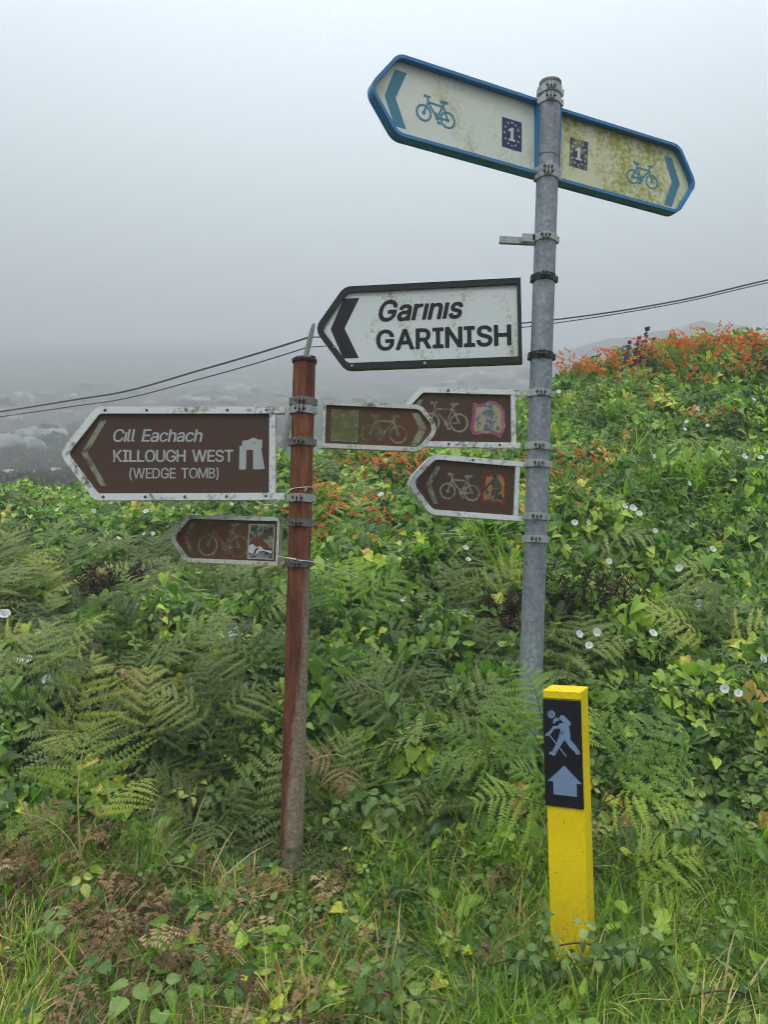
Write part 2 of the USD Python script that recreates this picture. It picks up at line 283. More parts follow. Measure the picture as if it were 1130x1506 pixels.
m_rimW = grime('rim_white', (0.70, 0.72, 0.71), (0.085, 0.095, 0.04), 0.52, 0.64, 7, 0.5, (0.78, 0.80, 0.79), 0.0, (1, 1, 1))
m_rimWd = grime('rim_white_mossy', (0.66, 0.67, 0.62), (0.07, 0.08, 0.035), 0.52, 0.65, 8, 0.6, (0.48, 0.49, 0.43))
m_rimB = grime('rim_blue', (0.025, 0.17, 0.40), (0.10, 0.17, 0.14), 0.50, 0.68, 10, 0.4, (0.03, 0.22, 0.50))
m_rimK = grime('rim_black', (0.009, 0.009, 0.009), (0.07, 0.07, 0.065), 0.60, 0.76, 16, 0.4, (0.02, 0.02, 0.02))
m_brown = grime('brown_sheet', (0.068, 0.035, 0.021), (0.058, 0.050, 0.020), 0.50, 0.68, 6, 0.45, (0.088, 0.043, 0.026), streak=(1, 1, .3), fine=28)
m_brownR = grime('red_brown_sheet', (0.165, 0.036, 0.021), (0.085, 0.070, 0.016), 0.42, 0.57, 4.5, 0.5, (0.070, 0.024, 0.014), fine=40)
m_faceW = grime('white_sheet', (0.68, 0.73, 0.71), (0.34, 0.34, 0.17), 0.53, 0.66, 9, 0.45, (0.72, 0.77, 0.75), streak=(1, 1, .4), fine=62)
m_faceC = grime('cream_sheet', (0.76, 0.78, 0.67), (0.42, 0.41, 0.13), 0.53, 0.74, 5, 0.45, (0.70, 0.72, 0.62), streak=(1, 1, .5), fine=42)
m_faceA = grime('cream_algae_sheet', (0.74, 0.74, 0.56), (0.34, 0.335, 0.02), 0.44, 0.56, 3, 0.5, (0.60, 0.60, 0.33), streak=(1, 1, .6), fine=42)
m_ink = grime('black_letter', (0.008, 0.008, 0.009), (0.07, 0.07, 0.06), 0.62, 0.74, 25, 0.45)
m_letW = grime('silver_letter', (0.46, 0.48, 0.48), (0.10, 0.075, 0.04), 0.56, 0.70, 12, 0.45, (0.40, 0.41, 0.40), fine=60)
m_letF = grime('worn_letter', (0.29, 0.29, 0.22), (0.09, 0.065, 0.028), 0.46, 0.60, 14, 0.5, (0.28, 0.28, 0.2), fine=80)
m_letFF = grime('faded_letter', (0.24, 0.22, 0.16), (0.10, 0.05, 0.022), 0.42, 0.56, 14, 0.5, (0.2, 0.18, 0.1), fine=80)
m_teal = grime('teal_blue_symbol', (0.05, 0.20, 0.29), (0.16, 0.24, 0.2), 0.58, 0.74, 12, 0.45, (0.065, 0.23, 0.32))
m_navy = grime('navy_patch', (0.014, 0.022, 0.105), (0.20, 0.21, 0.12), 0.56, 0.66, 20, 0.45, (0.02, 0.03, 0.13), fine=70)
m_navyS = grime('navy_patch_specked', (0.03, 0.035, 0.09), (0.24, 0.24, 0.10), 0.47, 0.56, 24, 0.5, (0.03, 0.035, 0.09), fine=90)
m_star = plain('pale_star', (0.62, 0.63, 0.58), 0.5)
m_pink = grime('emblem_pink', (0.36, 0.10, 0.20), (0.42, 0.26, 0.22), 0.5, 0.6, 12, 0.5)
m_cream = grime('emblem_cream', (0.46, 0.36, 0.21), (0.36, 0.33, 0.28), 0.5, 0.6, 14, 0.5)
m_redE = grime('emblem_red', (0.17, 0.022, 0.022), (0.25, 0.09, 0.02), 0.52, 0.64, 14, 0.5)
m_yelE = grime('emblem_yellow', (0.36, 0.21, 0.04), (0.22, 0.16, 0.04), 0.5, 0.62, 14, 0.5)
m_figA = grime('emblem_figure_grey', (0.12, 0.17, 0.17), (0.33, 0.37, 0.36), 0.50, 0.56, 30, 0.5, fine=90)
m_figB = grime('emblem_figure_dark', (0.035, 0.045, 0.05), (0.22, 0.25, 0.26), 0.53, 0.60, 30, 0.5, fine=90)
m_redP = grime('panel_red', (0.17, 0.03, 0.025), (0.12, 0.08, 0.03), 0.5, 0.65, 12, 0.5)
m_greyP = grime('panel_grey', (0.27, 0.26, 0.21), (0.06, 0.05, 0.03), 0.47, 0.55, 22, 0.5, fine=70)
m_mossP = grime('panel_moss', (0.10, 0.11, 0.025), (0.20, 0.19, 0.11), 0.50, 0.60, 14, 0.6, (0.14, 0.13, 0.04), fine=70)
m_whiteP = grime('panel_white', (0.62, 0.64, 0.64), (0.25, 0.25, 0.2), 0.58, 0.68, 14, 0.5)
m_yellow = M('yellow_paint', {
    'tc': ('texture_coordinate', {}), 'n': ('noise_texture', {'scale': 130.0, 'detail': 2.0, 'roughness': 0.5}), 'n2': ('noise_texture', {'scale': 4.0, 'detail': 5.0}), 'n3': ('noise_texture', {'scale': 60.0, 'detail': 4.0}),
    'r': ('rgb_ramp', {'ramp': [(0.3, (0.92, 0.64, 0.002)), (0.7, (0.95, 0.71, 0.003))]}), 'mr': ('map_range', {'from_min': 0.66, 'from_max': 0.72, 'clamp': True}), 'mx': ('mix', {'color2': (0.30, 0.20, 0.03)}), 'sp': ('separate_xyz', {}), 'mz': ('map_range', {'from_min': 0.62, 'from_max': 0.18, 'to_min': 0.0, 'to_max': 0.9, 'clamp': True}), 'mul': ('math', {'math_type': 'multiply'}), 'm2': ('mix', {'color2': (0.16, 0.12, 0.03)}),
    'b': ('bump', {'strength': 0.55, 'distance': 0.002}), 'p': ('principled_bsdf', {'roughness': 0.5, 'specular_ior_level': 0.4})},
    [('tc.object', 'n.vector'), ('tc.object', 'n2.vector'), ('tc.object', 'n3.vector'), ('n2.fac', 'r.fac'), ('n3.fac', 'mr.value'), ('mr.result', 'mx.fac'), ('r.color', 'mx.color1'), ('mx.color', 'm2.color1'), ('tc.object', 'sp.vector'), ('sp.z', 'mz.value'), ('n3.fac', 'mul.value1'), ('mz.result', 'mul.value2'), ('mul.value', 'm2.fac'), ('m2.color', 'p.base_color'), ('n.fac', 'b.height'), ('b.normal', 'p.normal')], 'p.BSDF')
m_plateK = grime('plate_black', (0.012, 0.013, 0.018), (0.05, 0.05, 0.055), 0.6, 0.75, 16, 0.4)
m_symB = grime('symbol_blue_grey', (0.17, 0.26, 0.44), (0.09, 0.12, 0.18), 0.56, 0.62, 18, 0.45, (0.23, 0.31, 0.47), fine=60)
m_pole = ramp_mat('weathered_timber', [(0.3, (0.13, 0.12, 0.10)), (0.7, (0.27, 0.26, 0.22))], 0.9, 14)
m_cable = plain('black_cable', (0.02, 0.02, 0.022), 0.6)
m_cord = plain('white_cord', (0.62, 0.62, 0.58), 0.5)
m_haze = M('fog_air', {'v': ('principled_volume', {'color': (0.985, 0.992, 0.999), 'density': 0.0062, 'anisotropy': 0.0})}, [], None, 'v.volume')

# ------------------------------------------------------------------ the setting
def polar(r0, r1, nr, fine):
    r = np.geomspace(r0, r1, nr)
    a = np.concatenate([np.linspace(-0.72, 0.72, fine), np.linspace(0.72, 2 * np.pi - 0.72, 90)[1:-1]])
    return r, a
def sheet(r, a):
    Rr, Aa = np.meshgrid(r, a, indexing='ij')
    x, y = Rr * np.sin(Aa), Rr * np.cos(Aa)
    z = G(x, y)
    n, k = Rr.shape
    i, j = np.meshgrid(np.arange(n - 1), np.arange(k), indexing='ij')
    q = np.stack([i * k + j, i * k + (j + 1) % k, (i + 1) * k + (j + 1) % k, (i + 1) * k + j], -1).reshape(-1, 4)
    f = np.vstack([q[:, [0, 2, 1]], q[:, [0, 3, 2]]])
    return np.stack([x, y, z], -1).reshape(-1, 3), f
r, a = polar(0.15, 19.0, 120, 240)
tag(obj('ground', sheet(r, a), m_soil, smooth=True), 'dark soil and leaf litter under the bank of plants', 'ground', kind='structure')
r, a = polar(19.0, 820.0, 270, 460)
tag(obj('hillside', sheet(r, a), m_heath, smooth=True), 'brown heath hillside with pale rock fading into fog', 'hillside', kind='structure')
hz = bx(-850, 850, -850, 850, -4.5, 275)
tag(obj('haze', hz, m_haze, smooth=False), 'sea fog over the whole hillside', 'fog', kind='stuff')
tag(dome, 'pale even overcast sky', 'sky', kind='structure')

exec_later = []
# ------------------------------------------------------------------ poles
def pole_axis(top, bot):
    top, bot = np.array(top), np.array(bot)
    w = top - bot; w = w / np.linalg.norm(w)
    u = np.array([1, 0, 0.0]); u -= w * (u @ w); u /= np.linalg.norm(u)
    v = np.cross(w, u)
    return np.stack([u, v, w], 1)
SIL_T, SIL_B = np.array([0.8662, 3.82, 4.126]), np.array([0.657, 3.82, -0.25])
RUS_T, RUS_B = np.array([-0.3685, 3.50, 2.584]), np.array([-0.4205, 3.50, -0.25])
R_SIL, R_RUS = 0.0555, 0.0515
RS, RR_ = pole_axis(SIL_T, SIL_B), pole_axis(RUS_T, RUS_B)
def shaft(r, h, n=40, rows=24):
    z = np.linspace(0, h, rows); ang = np.arange(n) * 2 * np.pi / n
    m = trimesh.creation.cylinder(radius=r, height=h, sections=n); m.apply_translation([0, 0, h / 2])
    return m
def clamp_meshes(r, h=0.036, flange=0.026, split=False, face=-1, bx0=0.0):
    """A band round a pole of radius r (axis = local z) with two bolted lugs on its front (-y) at x = bx0."""
    ring = trimesh.creation.annulus(r_min=r - 0.0005, r_max=r + 0.005, height=h, sections=40)
    out = [ring]
    for s in (-1, 1):
        out.append(bx(bx0 + s * 0.009 - 0.003, bx0 + s * 0.009 + 0.003, -r - flange, -r + 0.006, -h / 2 + 0.001, h / 2 - 0.001))
    out.append(bx(-r - 0.012, -r + 0.01, -0.02, 0.02, -h / 2 + 0.002, h / 2 - 0.002))
    out.append(bx(r - 0.01, r + 0.014, -0.012, 0.012, -h / 2 + 0.004, h / 2 - 0.004))
    bolt = cat_([cyl([bx0 - 0.026, -r - flange * 0.55, 0], [bx0 + 0.028, -r - flange * 0.55, 0], 0.0045, 10), cyl([bx0 + 0.012, -r - flange * 0.55, 0], [bx0 + 0.020, -r - flange * 0.55, 0], 0.0095, 6), cyl([bx0 - 0.022, -r - flange * 0.55, 0], [bx0 - 0.014, -r - flange * 0.55, 0], 0.0085, 6)])
    return cat_(out), bolt
silver = thing('steel_signpost', 'tall grey galvanised steel pole carrying the cycle route signs', 'signpost', SIL_B, RS)
HS = np.linalg.norm(SIL_T - SIL_B)
obj('shaft', shaft(R_SIL, HS - 0.01), m_galv, silver)
cp = trimesh.creation.cylinder(radius=R_SIL + 0.002, height=0.014, sections=40); cp.apply_translation([0, 0, HS - 0.003])
obj('top_cap', cp, m_clampD, silver)
sm = trimesh.creation.annulus(r_min=R_SIL - 0.001, r_max=R_SIL + 0.0015, height=0.004, sections=40); sm.apply_transform(trimesh.transformations.rotation_matrix(0.05, [0, 1, 0])); sm.apply_translation([0, 0, HS - 0.40])
obj('weld_seam', sm, m_clampD, silver)
def on_pole(P, z, R):                          # height along the shaft for a world height z
    return (z - P[2]) / R[2, 2]
def spare_clamp(z, m, arm=None):
    c, b = clamp_meshes(R_SIL, 0.036, 0.022, bx0=-0.012)
    h = on_pole(SIL_B, z, RS)
    if arm: c = cat_([c, bx(-0.235, -R_SIL, -0.012, 0.012, -0.030, -0.022), bx(-0.235, -R_SIL, -0.012, -0.008, -0.022, 0.004), bx(-0.12, -R_SIL, -0.02, -0.014, -0.022, 0.02)])
    for q in (c, b): q.apply_translation([0, 0, h])
    k = obj('spare_clamp', c, m, silver); obj('bolt', b, m_bolt, k)
spare_clamp(at(803, 353, 3.82)[2], m_clamp, arm=True)
spare_clamp(at(787, 793, 3.82)[2], m_clamp)
rusty = thing('rusty_signpost', 'rusty brown steel pole with grey weathered lower half', 'signpost', RUS_B, RR_)
HR = np.linalg.norm(RUS_T - RUS_B)
obj('shaft', shaft(R_RUS, HR - 0.02), m_rust, rusty)
cp = trimesh.creation.revolve(np.array([[0, 0], [R_RUS + 0.006, 0], [R_RUS + 0.007, 0.014], [R_RUS - 0.008, 0.024], [0, 0.028]]), sections=36); cp.apply_translation([0, 0, HR - 0.022])
obj('top_cap', cp, m_clampK, rusty)
ms = [trimesh.creation.icosphere(1, 0.012) for _ in range(5)]
for k, q in enumerate(ms): q.vertices *= [1, 1, 0.5]; q.apply_translation([0.02 + 0.008 * k - 0.01, -0.02 + 0.01 * (k % 3), HR + 0.003])
obj('moss_tuft', cat_(ms), m_mossP, rusty)

# ------------------------------------------------------------------ sign shapes
def outline(L, Lc, H, rad):
    p = Polygon([(0, -H / 2), (0, H / 2), (Lc, H / 2), (L + rad * 0.35, 0.015 * 0), (Lc, -H / 2)])
    q = p.buffer(-rad, quad_segs=8).buffer(rad, quad_segs=8)
    return unary_union([q, sbox(0, -H / 2, Lc * 0.7, H / 2)])
def bike(c1, c2, lw, r=None):
    c1, c2 = np.array(c1), np.array(c2); d = np.linalg.norm(c2 - c1); X = (c2 - c1) / d; Y = np.array([-X[1], X[0]]) if X[0] > 0 else np.array([X[1], -X[0]])
    r = r or 0.33 * d
    P = lambda a, b: tuple(c1 + X * a * d + Y * b * d)
    g = [Point(*c1).buffer(r).difference(Point(*c1).buffer(r - lw)), Point(*c2).buffer(r).difference(Point(*c2).buffer(r - lw))]
    L = lambda *p, w=lw: g.append(LineString([P(*q) for q in p]).buffer(w / 2, cap_style=1))
    L((0, 0), (0.17, 0.48), (0.13, 0.66)); L((0.13, 0.66), (0.04, 0.70), (0.01, 0.64)); L((0.13, 0.66), (0.22, 0.68))
    L((0.17, 0.46), (0.80, 0.46)); L((0.18, 0.42), (0.56, -0.04)); L((0.56, -0.04), (0.84, 0.62)); L((0.80, 0.46), (1, 0)); L((0.56, -0.04), (1, 0))
    L((0.72, 0.63), (0.94, 0.66), w=lw * 1.5)
    g.append(Point(*P(0.56, -0.04)).buffer(0.085 * d)); L((0.56, -0.04), (0.63, -0.22)); L((0.60, -0.22), (0.69, -0.22)); L((0.56, -0.04), (0.50, 0.12))
    for c in (c1, c2): g.append(Point(*c).buffer(lw * 0.9))
    return unary_union(g)
def star(c, r):
    return Polygon([(c[0] + (r if k % 2 == 0 else r * 0.42) * math.sin(k * math.pi / 5), c[1] + (r if k % 2 == 0 else r * 0.42) * math.cos(k * math.pi / 5)) for k in range(10)])
def lettering(text, u0, w0, length, cap, h, italic=0.0, bold=False, thick=0.0011, heavy=0.0, space=0.42):
    """Lettering of natural proportions, spaced evenly to fill LENGTH."""
    glyphs = []
    for ch in text:
        if ch == ' ': glyphs.append(None); continue
        m = meshkit.text_mesh(ch, 1.0, 1.0, bold); v = m.vertices.copy(); v[:, 0] -= v[:, 0].min()
        glyphs.append((v, m.faces))
    wsum = sum(v[:, 0].max() for v, _ in filter(None, glyphs)) * cap + space * cap * text.count(' ')
    gap = (length - wsum) / (len(text) - 1); squeeze = 1.0
    if gap < 0.10 * cap: squeeze = (length - 0.10 * cap * (len(text) - 1)) / wsum; gap = 0.10 * cap
    ms, x0 = [], u0
    for gl in glyphs:
        if gl is None: x0 += space * cap * squeeze + gap; continue
        v, f = gl
        x = x0 + v[:, 0] * cap * squeeze + v[:, 1] * cap * italic; z = w0 + v[:, 1] * cap
        for k, (dx, dz) in enumerate(((0, 0), (1, 0), (-1, 0), (0, 1), (0, -1))[:5 if heavy else 1]):
            ms.append(trimesh.Trimesh(np.stack([x + dx * heavy, -(h + v[:, 2] * (thick + k * 0.00006)), z + dz * heavy * 0.7], 1), f, process=False))
        x0 += v[:, 0].max() * cap * squeeze + gap
    return cat_(ms)
def numeral_one(c, hgt):
    x, y = c; s = hgt
    return Polygon([(x - .12 * s, y - .5 * s), (x - .12 * s, y + .22 * s), (x - .30 * s, y + .16 * s), (x - .30 * s, y + .30 * s), (x - .02 * s, y + .5 * s), (x + .12 * s, y + .5 * s), (x + .12 * s, y - .36 * s), (x + .28 * s, y - .36 * s), (x + .28 * s, y - .5 * s), (x - .28 * s, y - .5 * s), (x - .28 * s, y - .36 * s), (x - .12 * s, y - .36 * s)]).buffer(0)
FH = -0.006           # the face sheet lies this far behind the rim's front edge (set for each sign)
def sign(name, label, cat, A, heading, roll, side, H, Lc, L, u0, rim, m_rim, m_face, pole, m_cl, depth=0.045, rad=0.05, bar=None, bar_mat=None, lug=0.02, face_gap=0.0, rivets=(), clampz=None, bandh=0.036, bandx=-0.01, m_rivet=None, size=1.0, recess=0.014):
    global FH, D0, D1, D2
    FH = -recess; D0, D1, D2 = FH, FH + 0.0012, FH + 0.0024
    Rm = rotz(math.radians(heading)) @ roty(-math.radians(roll))
    t = thing(name, label, cat, A, Rm, size)
    O = outline(L - u0, Lc - u0, H, rad)
    I = O.buffer(-rim, quad_segs=8)
    I = unary_union([I, sbox(rim * 0.6, -H / 2 + rim, (Lc - u0) * 0.5, H / 2 - rim)])
    if bar: I = I.difference(sbox(-0.1, -H, bar, H))
    mv = lambda g: affinity.affine_transform(g, [side, 0, 0, 1, side * u0, 0])
    ring = O.difference(I)
    obj('rim', ext(mv(ring), -depth, 0.0), m_rim, t)
    obj('face_sheet', ext(mv(O.buffer(-rim * 0.5)), FH - 0.003, FH), m_face, t)
    # rails that run on from the rim to the pole, and the bands that hold them
    P0, Rp, rp = (SIL_B, RS, R_SIL) if pole == 's' else (RUS_B, RR_, R_RUS)
    zs = clampz
    for k, (sg, zc) in enumerate(((1, zs[0]), (-1, zs[1]))):
        wz = sg * (H / 2 - rim / 2)
        uu = rp * 0.6
        rail = ext(mv(sbox(-u0 + uu, wz - rim / 2 + 0.001, rim * 2.2, wz + rim / 2 - 0.001)), -depth * 0.8, 0.002)
        obj('rail', rail, m_rim, t)
        c, b = clamp_meshes(rp, bandh, 0.022, bx0=bandx)
        W = np.eye(4); W[:3, :3] = Rp; W[:3, 3] = P0 + Rp[:, 2] * on_pole(P0, zc, Rp)
        T = np.eye(4); T[:3, :3] = Rm * size; T[:3, 3] = A
        X = np.linalg.inv(T) @ W
        for q in (c, b): q.apply_transform(X)
        kk = obj('clamp', c, m_cl, t); obj('bolt', b, m_bolt, kk)
    for (u, w) in rivets:
        q = trimesh.creation.icosphere(1, 0.0075); q.vertices *= [1, 0.4, 1]; q.apply_translation([u, -0.001, w])
        obj('rivet', q, m_rivet or m_bolt, t, smooth=True)
    return t
D0, D1, D2 = FH, FH + 0.0012, FH + 0.0024
def put(t, name, poly, mat, h0=None, h1=None, label=None, parent=None):
    h0 = D0 if h0 is None else h0; h1 = D1 if h1 is None else h1
    return obj(name, ext(poly, h0, h1), mat, parent or t, label=label)
def chevron(pts): return Polygon(pts)
def patch(t, quad, mat, h, cols=(1, 1)):
    q = put(t, 'route_patch', Polygon(quad), mat)
    c = np.mean(quad, 0)
    put(t, 'numeral', numeral_one(c, h), m_star, D1, D2, parent=q)
    R = 0.045
    put(t, 'star_ring', unary_union([star((c[0] + R * 1.0 * math.sin(k * math.pi / 6), c[1] + R * 1.38 * math.cos(k * math.pi / 6)), 0.0072) for k in range(12)]), m_star, D1, D2, parent=q)

# 1, 2: the blue cycle signs
t = sign('cycle_direction_sign', 'blue rimmed cream cycle sign pointing left atop the steel pole', 'sign', (0.83, 3.82, 3.833), 24.3, -1.2, -1, 0.408, 0.839, 0.962, 0.028, 0.017, m_rimB, m_faceC, 's', m_clamp, 0.06, 0.075, recess=0.034, clampz=(at(808, 137, 3.82)[2], at(805, 254, 3.82)[2]))
put(t, 'chevron', chevron([(-0.842, 0.14), (-0.778, 0.14), (-0.835, -0.002), (-0.776, -0.142), (-0.838, -0.142), (-0.892, -0.004)]), m_teal)
put(t, 'bicycle_symbol', bike((-0.683, -0.033), (-0.551, -0.035), 0.0105), m_teal)
patch(t, [(-0.236, 0.07), (-0.117, 0.07), (-0.117, -0.088), (-0.236, -0.088)], m_navy, 0.072)
t = sign('cycle_direction_sign', 'blue rimmed sign with yellow algae pointing right atop the steel pole', 'sign', (0.919, 3.82, 3.799), 20.6, -3.3, 1, 0.397, 0.761, 0.856, -0.015, 0.017, m_rimB, m_faceA, 's', m_clamp, 0.06, 0.075, recess=0.034, clampz=(at(808, 152, 3.82)[2], at(804, 252, 3.82)[2] - 0.035))
put(t, 'chevron', chevron([(0.682, 0.13), (0.735, 0.13), (0.793, -0.006), (0.740, -0.150), (0.688, -0.150), (0.737, -0.006)]), m_teal)
put(t, 'bicycle_symbol', bike((0.603, -0.040), (0.476, -0.040), 0.0095), m_teal)
patch(t, [(0.072, 0.078), (0.184, 0.078), (0.184, -0.080), (0.072, -0.080)], m_navyS, 0.070)
# 3: the white place sign
t = sign('place_direction_sign', 'white place sign with black letters and rim pointing left', 'sign', (0.705, 3.82, 2.873), -7.1, 0.3, -1, 0.441, 0.92, 1.056, 0.006, 0.032, m_rimK, m_faceW, 's', m_clampK, 0.05, 0.07,
         clampz=(at(800, 411, 3.82)[2], at(797, 525, 3.82)[2]), rivets=[(-0.50, -0.205), (-0.88, -0.205), (-0.97, -0.10)], m_rivet=m_clamp)
put(t, 'chevron', chevron([(-0.925, 0.16), (-0.842, 0.16), (-0.921, 0.0), (-0.845, -0.16), (-0.928, -0.16), (-0.995, 0.0)]), m_ink)
obj('lettering', lettering('Gar\u0131n\u0131s', -0.748, 0.032, 0.435, 0.104, D0, 0.22, True, heavy=0.0016), m_ink, t, label='italic black place name Garinis without dots on the i')
obj('lettering', lettering('GARINISH', -0.752, -0.122, 0.692, 0.101, D0, 0, True, heavy=0.0018), m_ink, t, label='upright black place name GARINISH')
# 4: the tomb sign
t = sign('heritage_direction_sign', 'large brown sign to a wedge tomb on the rusty pole', 'sign', (-0.4282, 3.5, 2.1411), 2.0, 0.4, -1, 0.458, 0.943, 1.095, 0.075, 0.034, m_rimW, m_brown, 'r', m_clamp, 0.045, 0.06, bar=0.030,
         clampz=(at(447, 604, 3.50)[2], at(444, 733, 3.50)[2]), size=0.941, rivets=[(u, w) for w in (0.212, -0.212) for u in (-0.90, -0.70, -0.51, -0.31, -0.12)])
put(t, 'chevron', chevron([(-0.924, 0.163), (-0.896, 0.163), (-0.984, 0.004), (-0.890, -0.157), (-0.918, -0.157), (-1.014, 0.004)]), m_letF)
obj('lettering', lettering('C\u0131ll Eachach', -0.866, 0.059, 0.428, 0.060, D0, 0.18, heavy=0.0014), m_letW, t, label='italic silver line Cill Eachach without a dot on the i')
obj('lettering', lettering('KILLOUGH WEST', -0.860, -0.040, 0.578, 0.057, D0, heavy=0.0016), m_letW, t, label='silver line KILLOUGH WEST')
obj('lettering', lettering('(WEDGE TOMB)', -0.781, -0.121, 0.430, 0.050, D0, heavy=0.0006), m_letW, t, label='silver line WEDGE TOMB in brackets')
put(t, 'tomb_symbol', Polygon([(-0.251, 0.036), (-0.239, 0.038), (-0.237, 0.062), (-0.21, 0.066), (-0.184, 0.079), (-0.160, 0.068), (-0.141, 0.067), (-0.141, 0.029), (-0.146, 0.028), (-0.128, -0.077), (-0.184, -0.079), (-0.185, 0.018), (-0.217, 0.016), (-0.219, -0.079), (-0.252, -0.079)]), m_letW)
# 5, 6: the brown cycle signs with an emblem, on the steel pole
def emblem(t, u0, u1, w0, w1, m_out, m_in, m_fig):
    W, Hh = u1 - u0, w1 - w0
    Q = lambda a, b: (u0 + a * W, w0 + b * Hh)
    outer = Polygon([Q(.10, .95), Q(.25, .90), Q(.42, .93), Q(.55, 1.0), Q(.74, .98), Q(.90, .88), Q(1.0, .70), Q(.98, .50), Q(1.0, .32), Q(.92, .12), Q(.84, .0), Q(.74, .09), Q(.55, .13), Q(.34, .12), Q(.16, .08), Q(.04, .12), Q(.0, .3), Q(.06, .52), Q(.08, .72)]).buffer(0.004).buffer(-0.002)
    e = put(t, 'emblem', outer, m_out)
    put(t, 'emblem_field', outer.buffer(-0.017), m_in, D1, D2, parent=e)
    PL = lambda *p: Polygon([Q(*q) for q in p])
    fig = unary_union([Point(*Q(.53, .86)).buffer(0.0105), PL((.44, .92), (.62, .93), (.66, .84), (.60, .78), (.46, .78), (.42, .85)),
                       PL((.42, .76), (.64, .77), (.72, .66), (.68, .52), (.74, .40), (.86, .25), (.80, .20), (.62, .24), (.46, .20), (.36, .23), (.42, .38), (.46, .52), (.40, .64)),
                       LineString([Q(.44, .72), Q(.26, .58), Q(.17, .46), Q(.28, .38)]).buffer(0.0055), LineString([Q(.66, .70), Q(.76, .56), Q(.70, .44)]).buffer(0.0045), LineString([Q(.17, .46), Q(.22, .26)]).buffer(0.0025)])
    fig = fig.difference(unary_union([LineString([Q(.50, .70), Q(.55, .50), Q(.52, .26)]).buffer(0.0014), LineString([Q(.44, .50), Q(.68, .52)]).buffer(0.0014), LineString([Q(.60, .68), Q(.66, .30)]).buffer(0.001)]))
    put(t, 'emblem_figure', fig, m_fig, D2, D2 + 0.001, parent=e)
t = sign('brown_cycle_sign', 'brown cycle sign with pink scroll emblem, half hidden behind another', 'sign', (0.716, 3.82, 2.363), 8.0, 0.3, -1, 0.295, 0.538, 0.66, 0.055, 0.026, m_rimW, m_brown, 's', m_clamp, 0.05, 0.05, bar=0.022,
         clampz=(at(796, 580, 3.82)[2], at(790, 657, 3.82)[2]), rivets=[(-0.40, 0.134), (-0.40, -0.134), (-0.14, -0.134)])
put(t, 'chevron', chevron([(-0.549, 0.086), (-0.525, 0.088), (-0.575, 0.0), (-0.525, -0.09), (-0.549, -0.09), (-0.600, 0.0)]), m_letF)
put(t, 'bicycle_symbol', bike((-0.489, -0.024), (-0.344, -0.025), 0.0085), m_letF)
emblem(t, -0.285, -0.108, -0.098, 0.088, m_pink, m_cream, m_figA)
t = sign('brown_cycle_sign', 'brown cycle sign with red and yellow emblem, below the pink one', 'sign', (0.724, 3.82, 1.994), 12.0, -3.2, -1, 0.298, 0.504, 0.608, 0.052, 0.026, m_rimW, m_brown, 's', m_clamp, 0.06, 0.07, bar=0.022,
         clampz=(at(792, 683, 3.82)[2], at(786, 760, 3.82)[2]), rivets=[(-0.578, 0.0), (-0.30, 0.136)])
put(t, 'chevron', chevron([(-0.484, 0.091), (-0.459, 0.091), (-0.504, -0.002), (-0.462, -0.094), (-0.486, -0.094), (-0.530, -0.003)]), m_letF)
put(t, 'bicycle_symbol', bike((-0.418, -0.026), (-0.293, -0.026), 0.0085), m_letF)
emblem(t, -0.250, -0.110, -0.088, 0.094, m_redE, m_yelE, m_figB)
# 7: mossy sign on the rusty pole, pointing right
t = sign('brown_cycle_sign', 'mossy red-brown cycle sign pointing right from the rusty pole', 'sign', (-0.2861, 3.5, 2.2766), 5.0, -1.6, 1, 0.237, 0.495, 0.566, 0.005, 0.022, m_rimWd, m_brownR, 'r', m_clampD, 0.04, 0.07,
         clampz=(at(448, 592, 3.50)[2], at(446, 651, 3.50)[2]), size=0.93)
put(t, 'chevron', chevron([(0.449, 0.078), (0.481, 0.078), (0.527, 0.0), (0.480, -0.090), (0.445, -0.090), (0.487, -0.001)]), m_letF)
put(t, 'bicycle_symbol', bike((0.382, -0.035), (0.241, -0.036), 0.0095), m_letFF)
e = put(t, 'mossy_panel', sbox(0.050, -0.078, 0.176, 0.074), m_mossP)
put(t, 'panel_border', sbox(0.046, -0.082, 0.180, 0.078).difference(sbox(0.050, -0.078, 0.176, 0.074)), m_greyP, D0, D2, parent=e)
# 8: small sign low on the rusty pole
t = sign('brown_cycle_sign', 'small faded red-brown cycle sign low on the rusty pole', 'sign', (-0.4601, 3.5, 1.7346), -14.0, -2.4, -1, 0.236, 0.514, 0.595, 0.022, 0.020, m_rimWd, m_brownR, 'r', m_clampD, 0.045, 0.05,
         clampz=(at(443, 769, 3.50)[2], at(440, 828, 3.50)[2]), size=0.941)
put(t, 'chevron', chevron([(-0.500, 0.078), (-0.475, 0.078), (-0.515, -0.002), (-0.470, -0.08), (-0.493, -0.08), (-0.538, -0.002)]), m_letFF)
put(t, 'bicycle_symbol', bike((-0.403, -0.031), (-0.236, -0.032), 0.010), m_letFF)
e = put(t, 'tourist_panel', sbox(-0.184, -0.086, -0.054, 0.077), m_greyP)
put(t, 'panel_border', sbox(-0.187, -0.089, -0.051, 0.080).difference(sbox(-0.184, -0.086, -0.054, 0.077)), m_whiteP, D0, D2, parent=e)
obj('lettering', lettering('BEARA', -0.174, 0.045, 0.110, 0.022, D1, 0, True), m_ink, e)
put(t, 'red_hill', Polygon([(-0.180, -0.02), (-0.170, 0.002), (-0.15, 0.012), (-0.125, 0.014), (-0.105, -0.004), (-0.09, -0.012), (-0.075, -0.03), (-0.058, -0.034), (-0.058, -0.045), (-0.10, -0.045), (-0.18, -0.03)]), m_redP, D1, D2, parent=e)
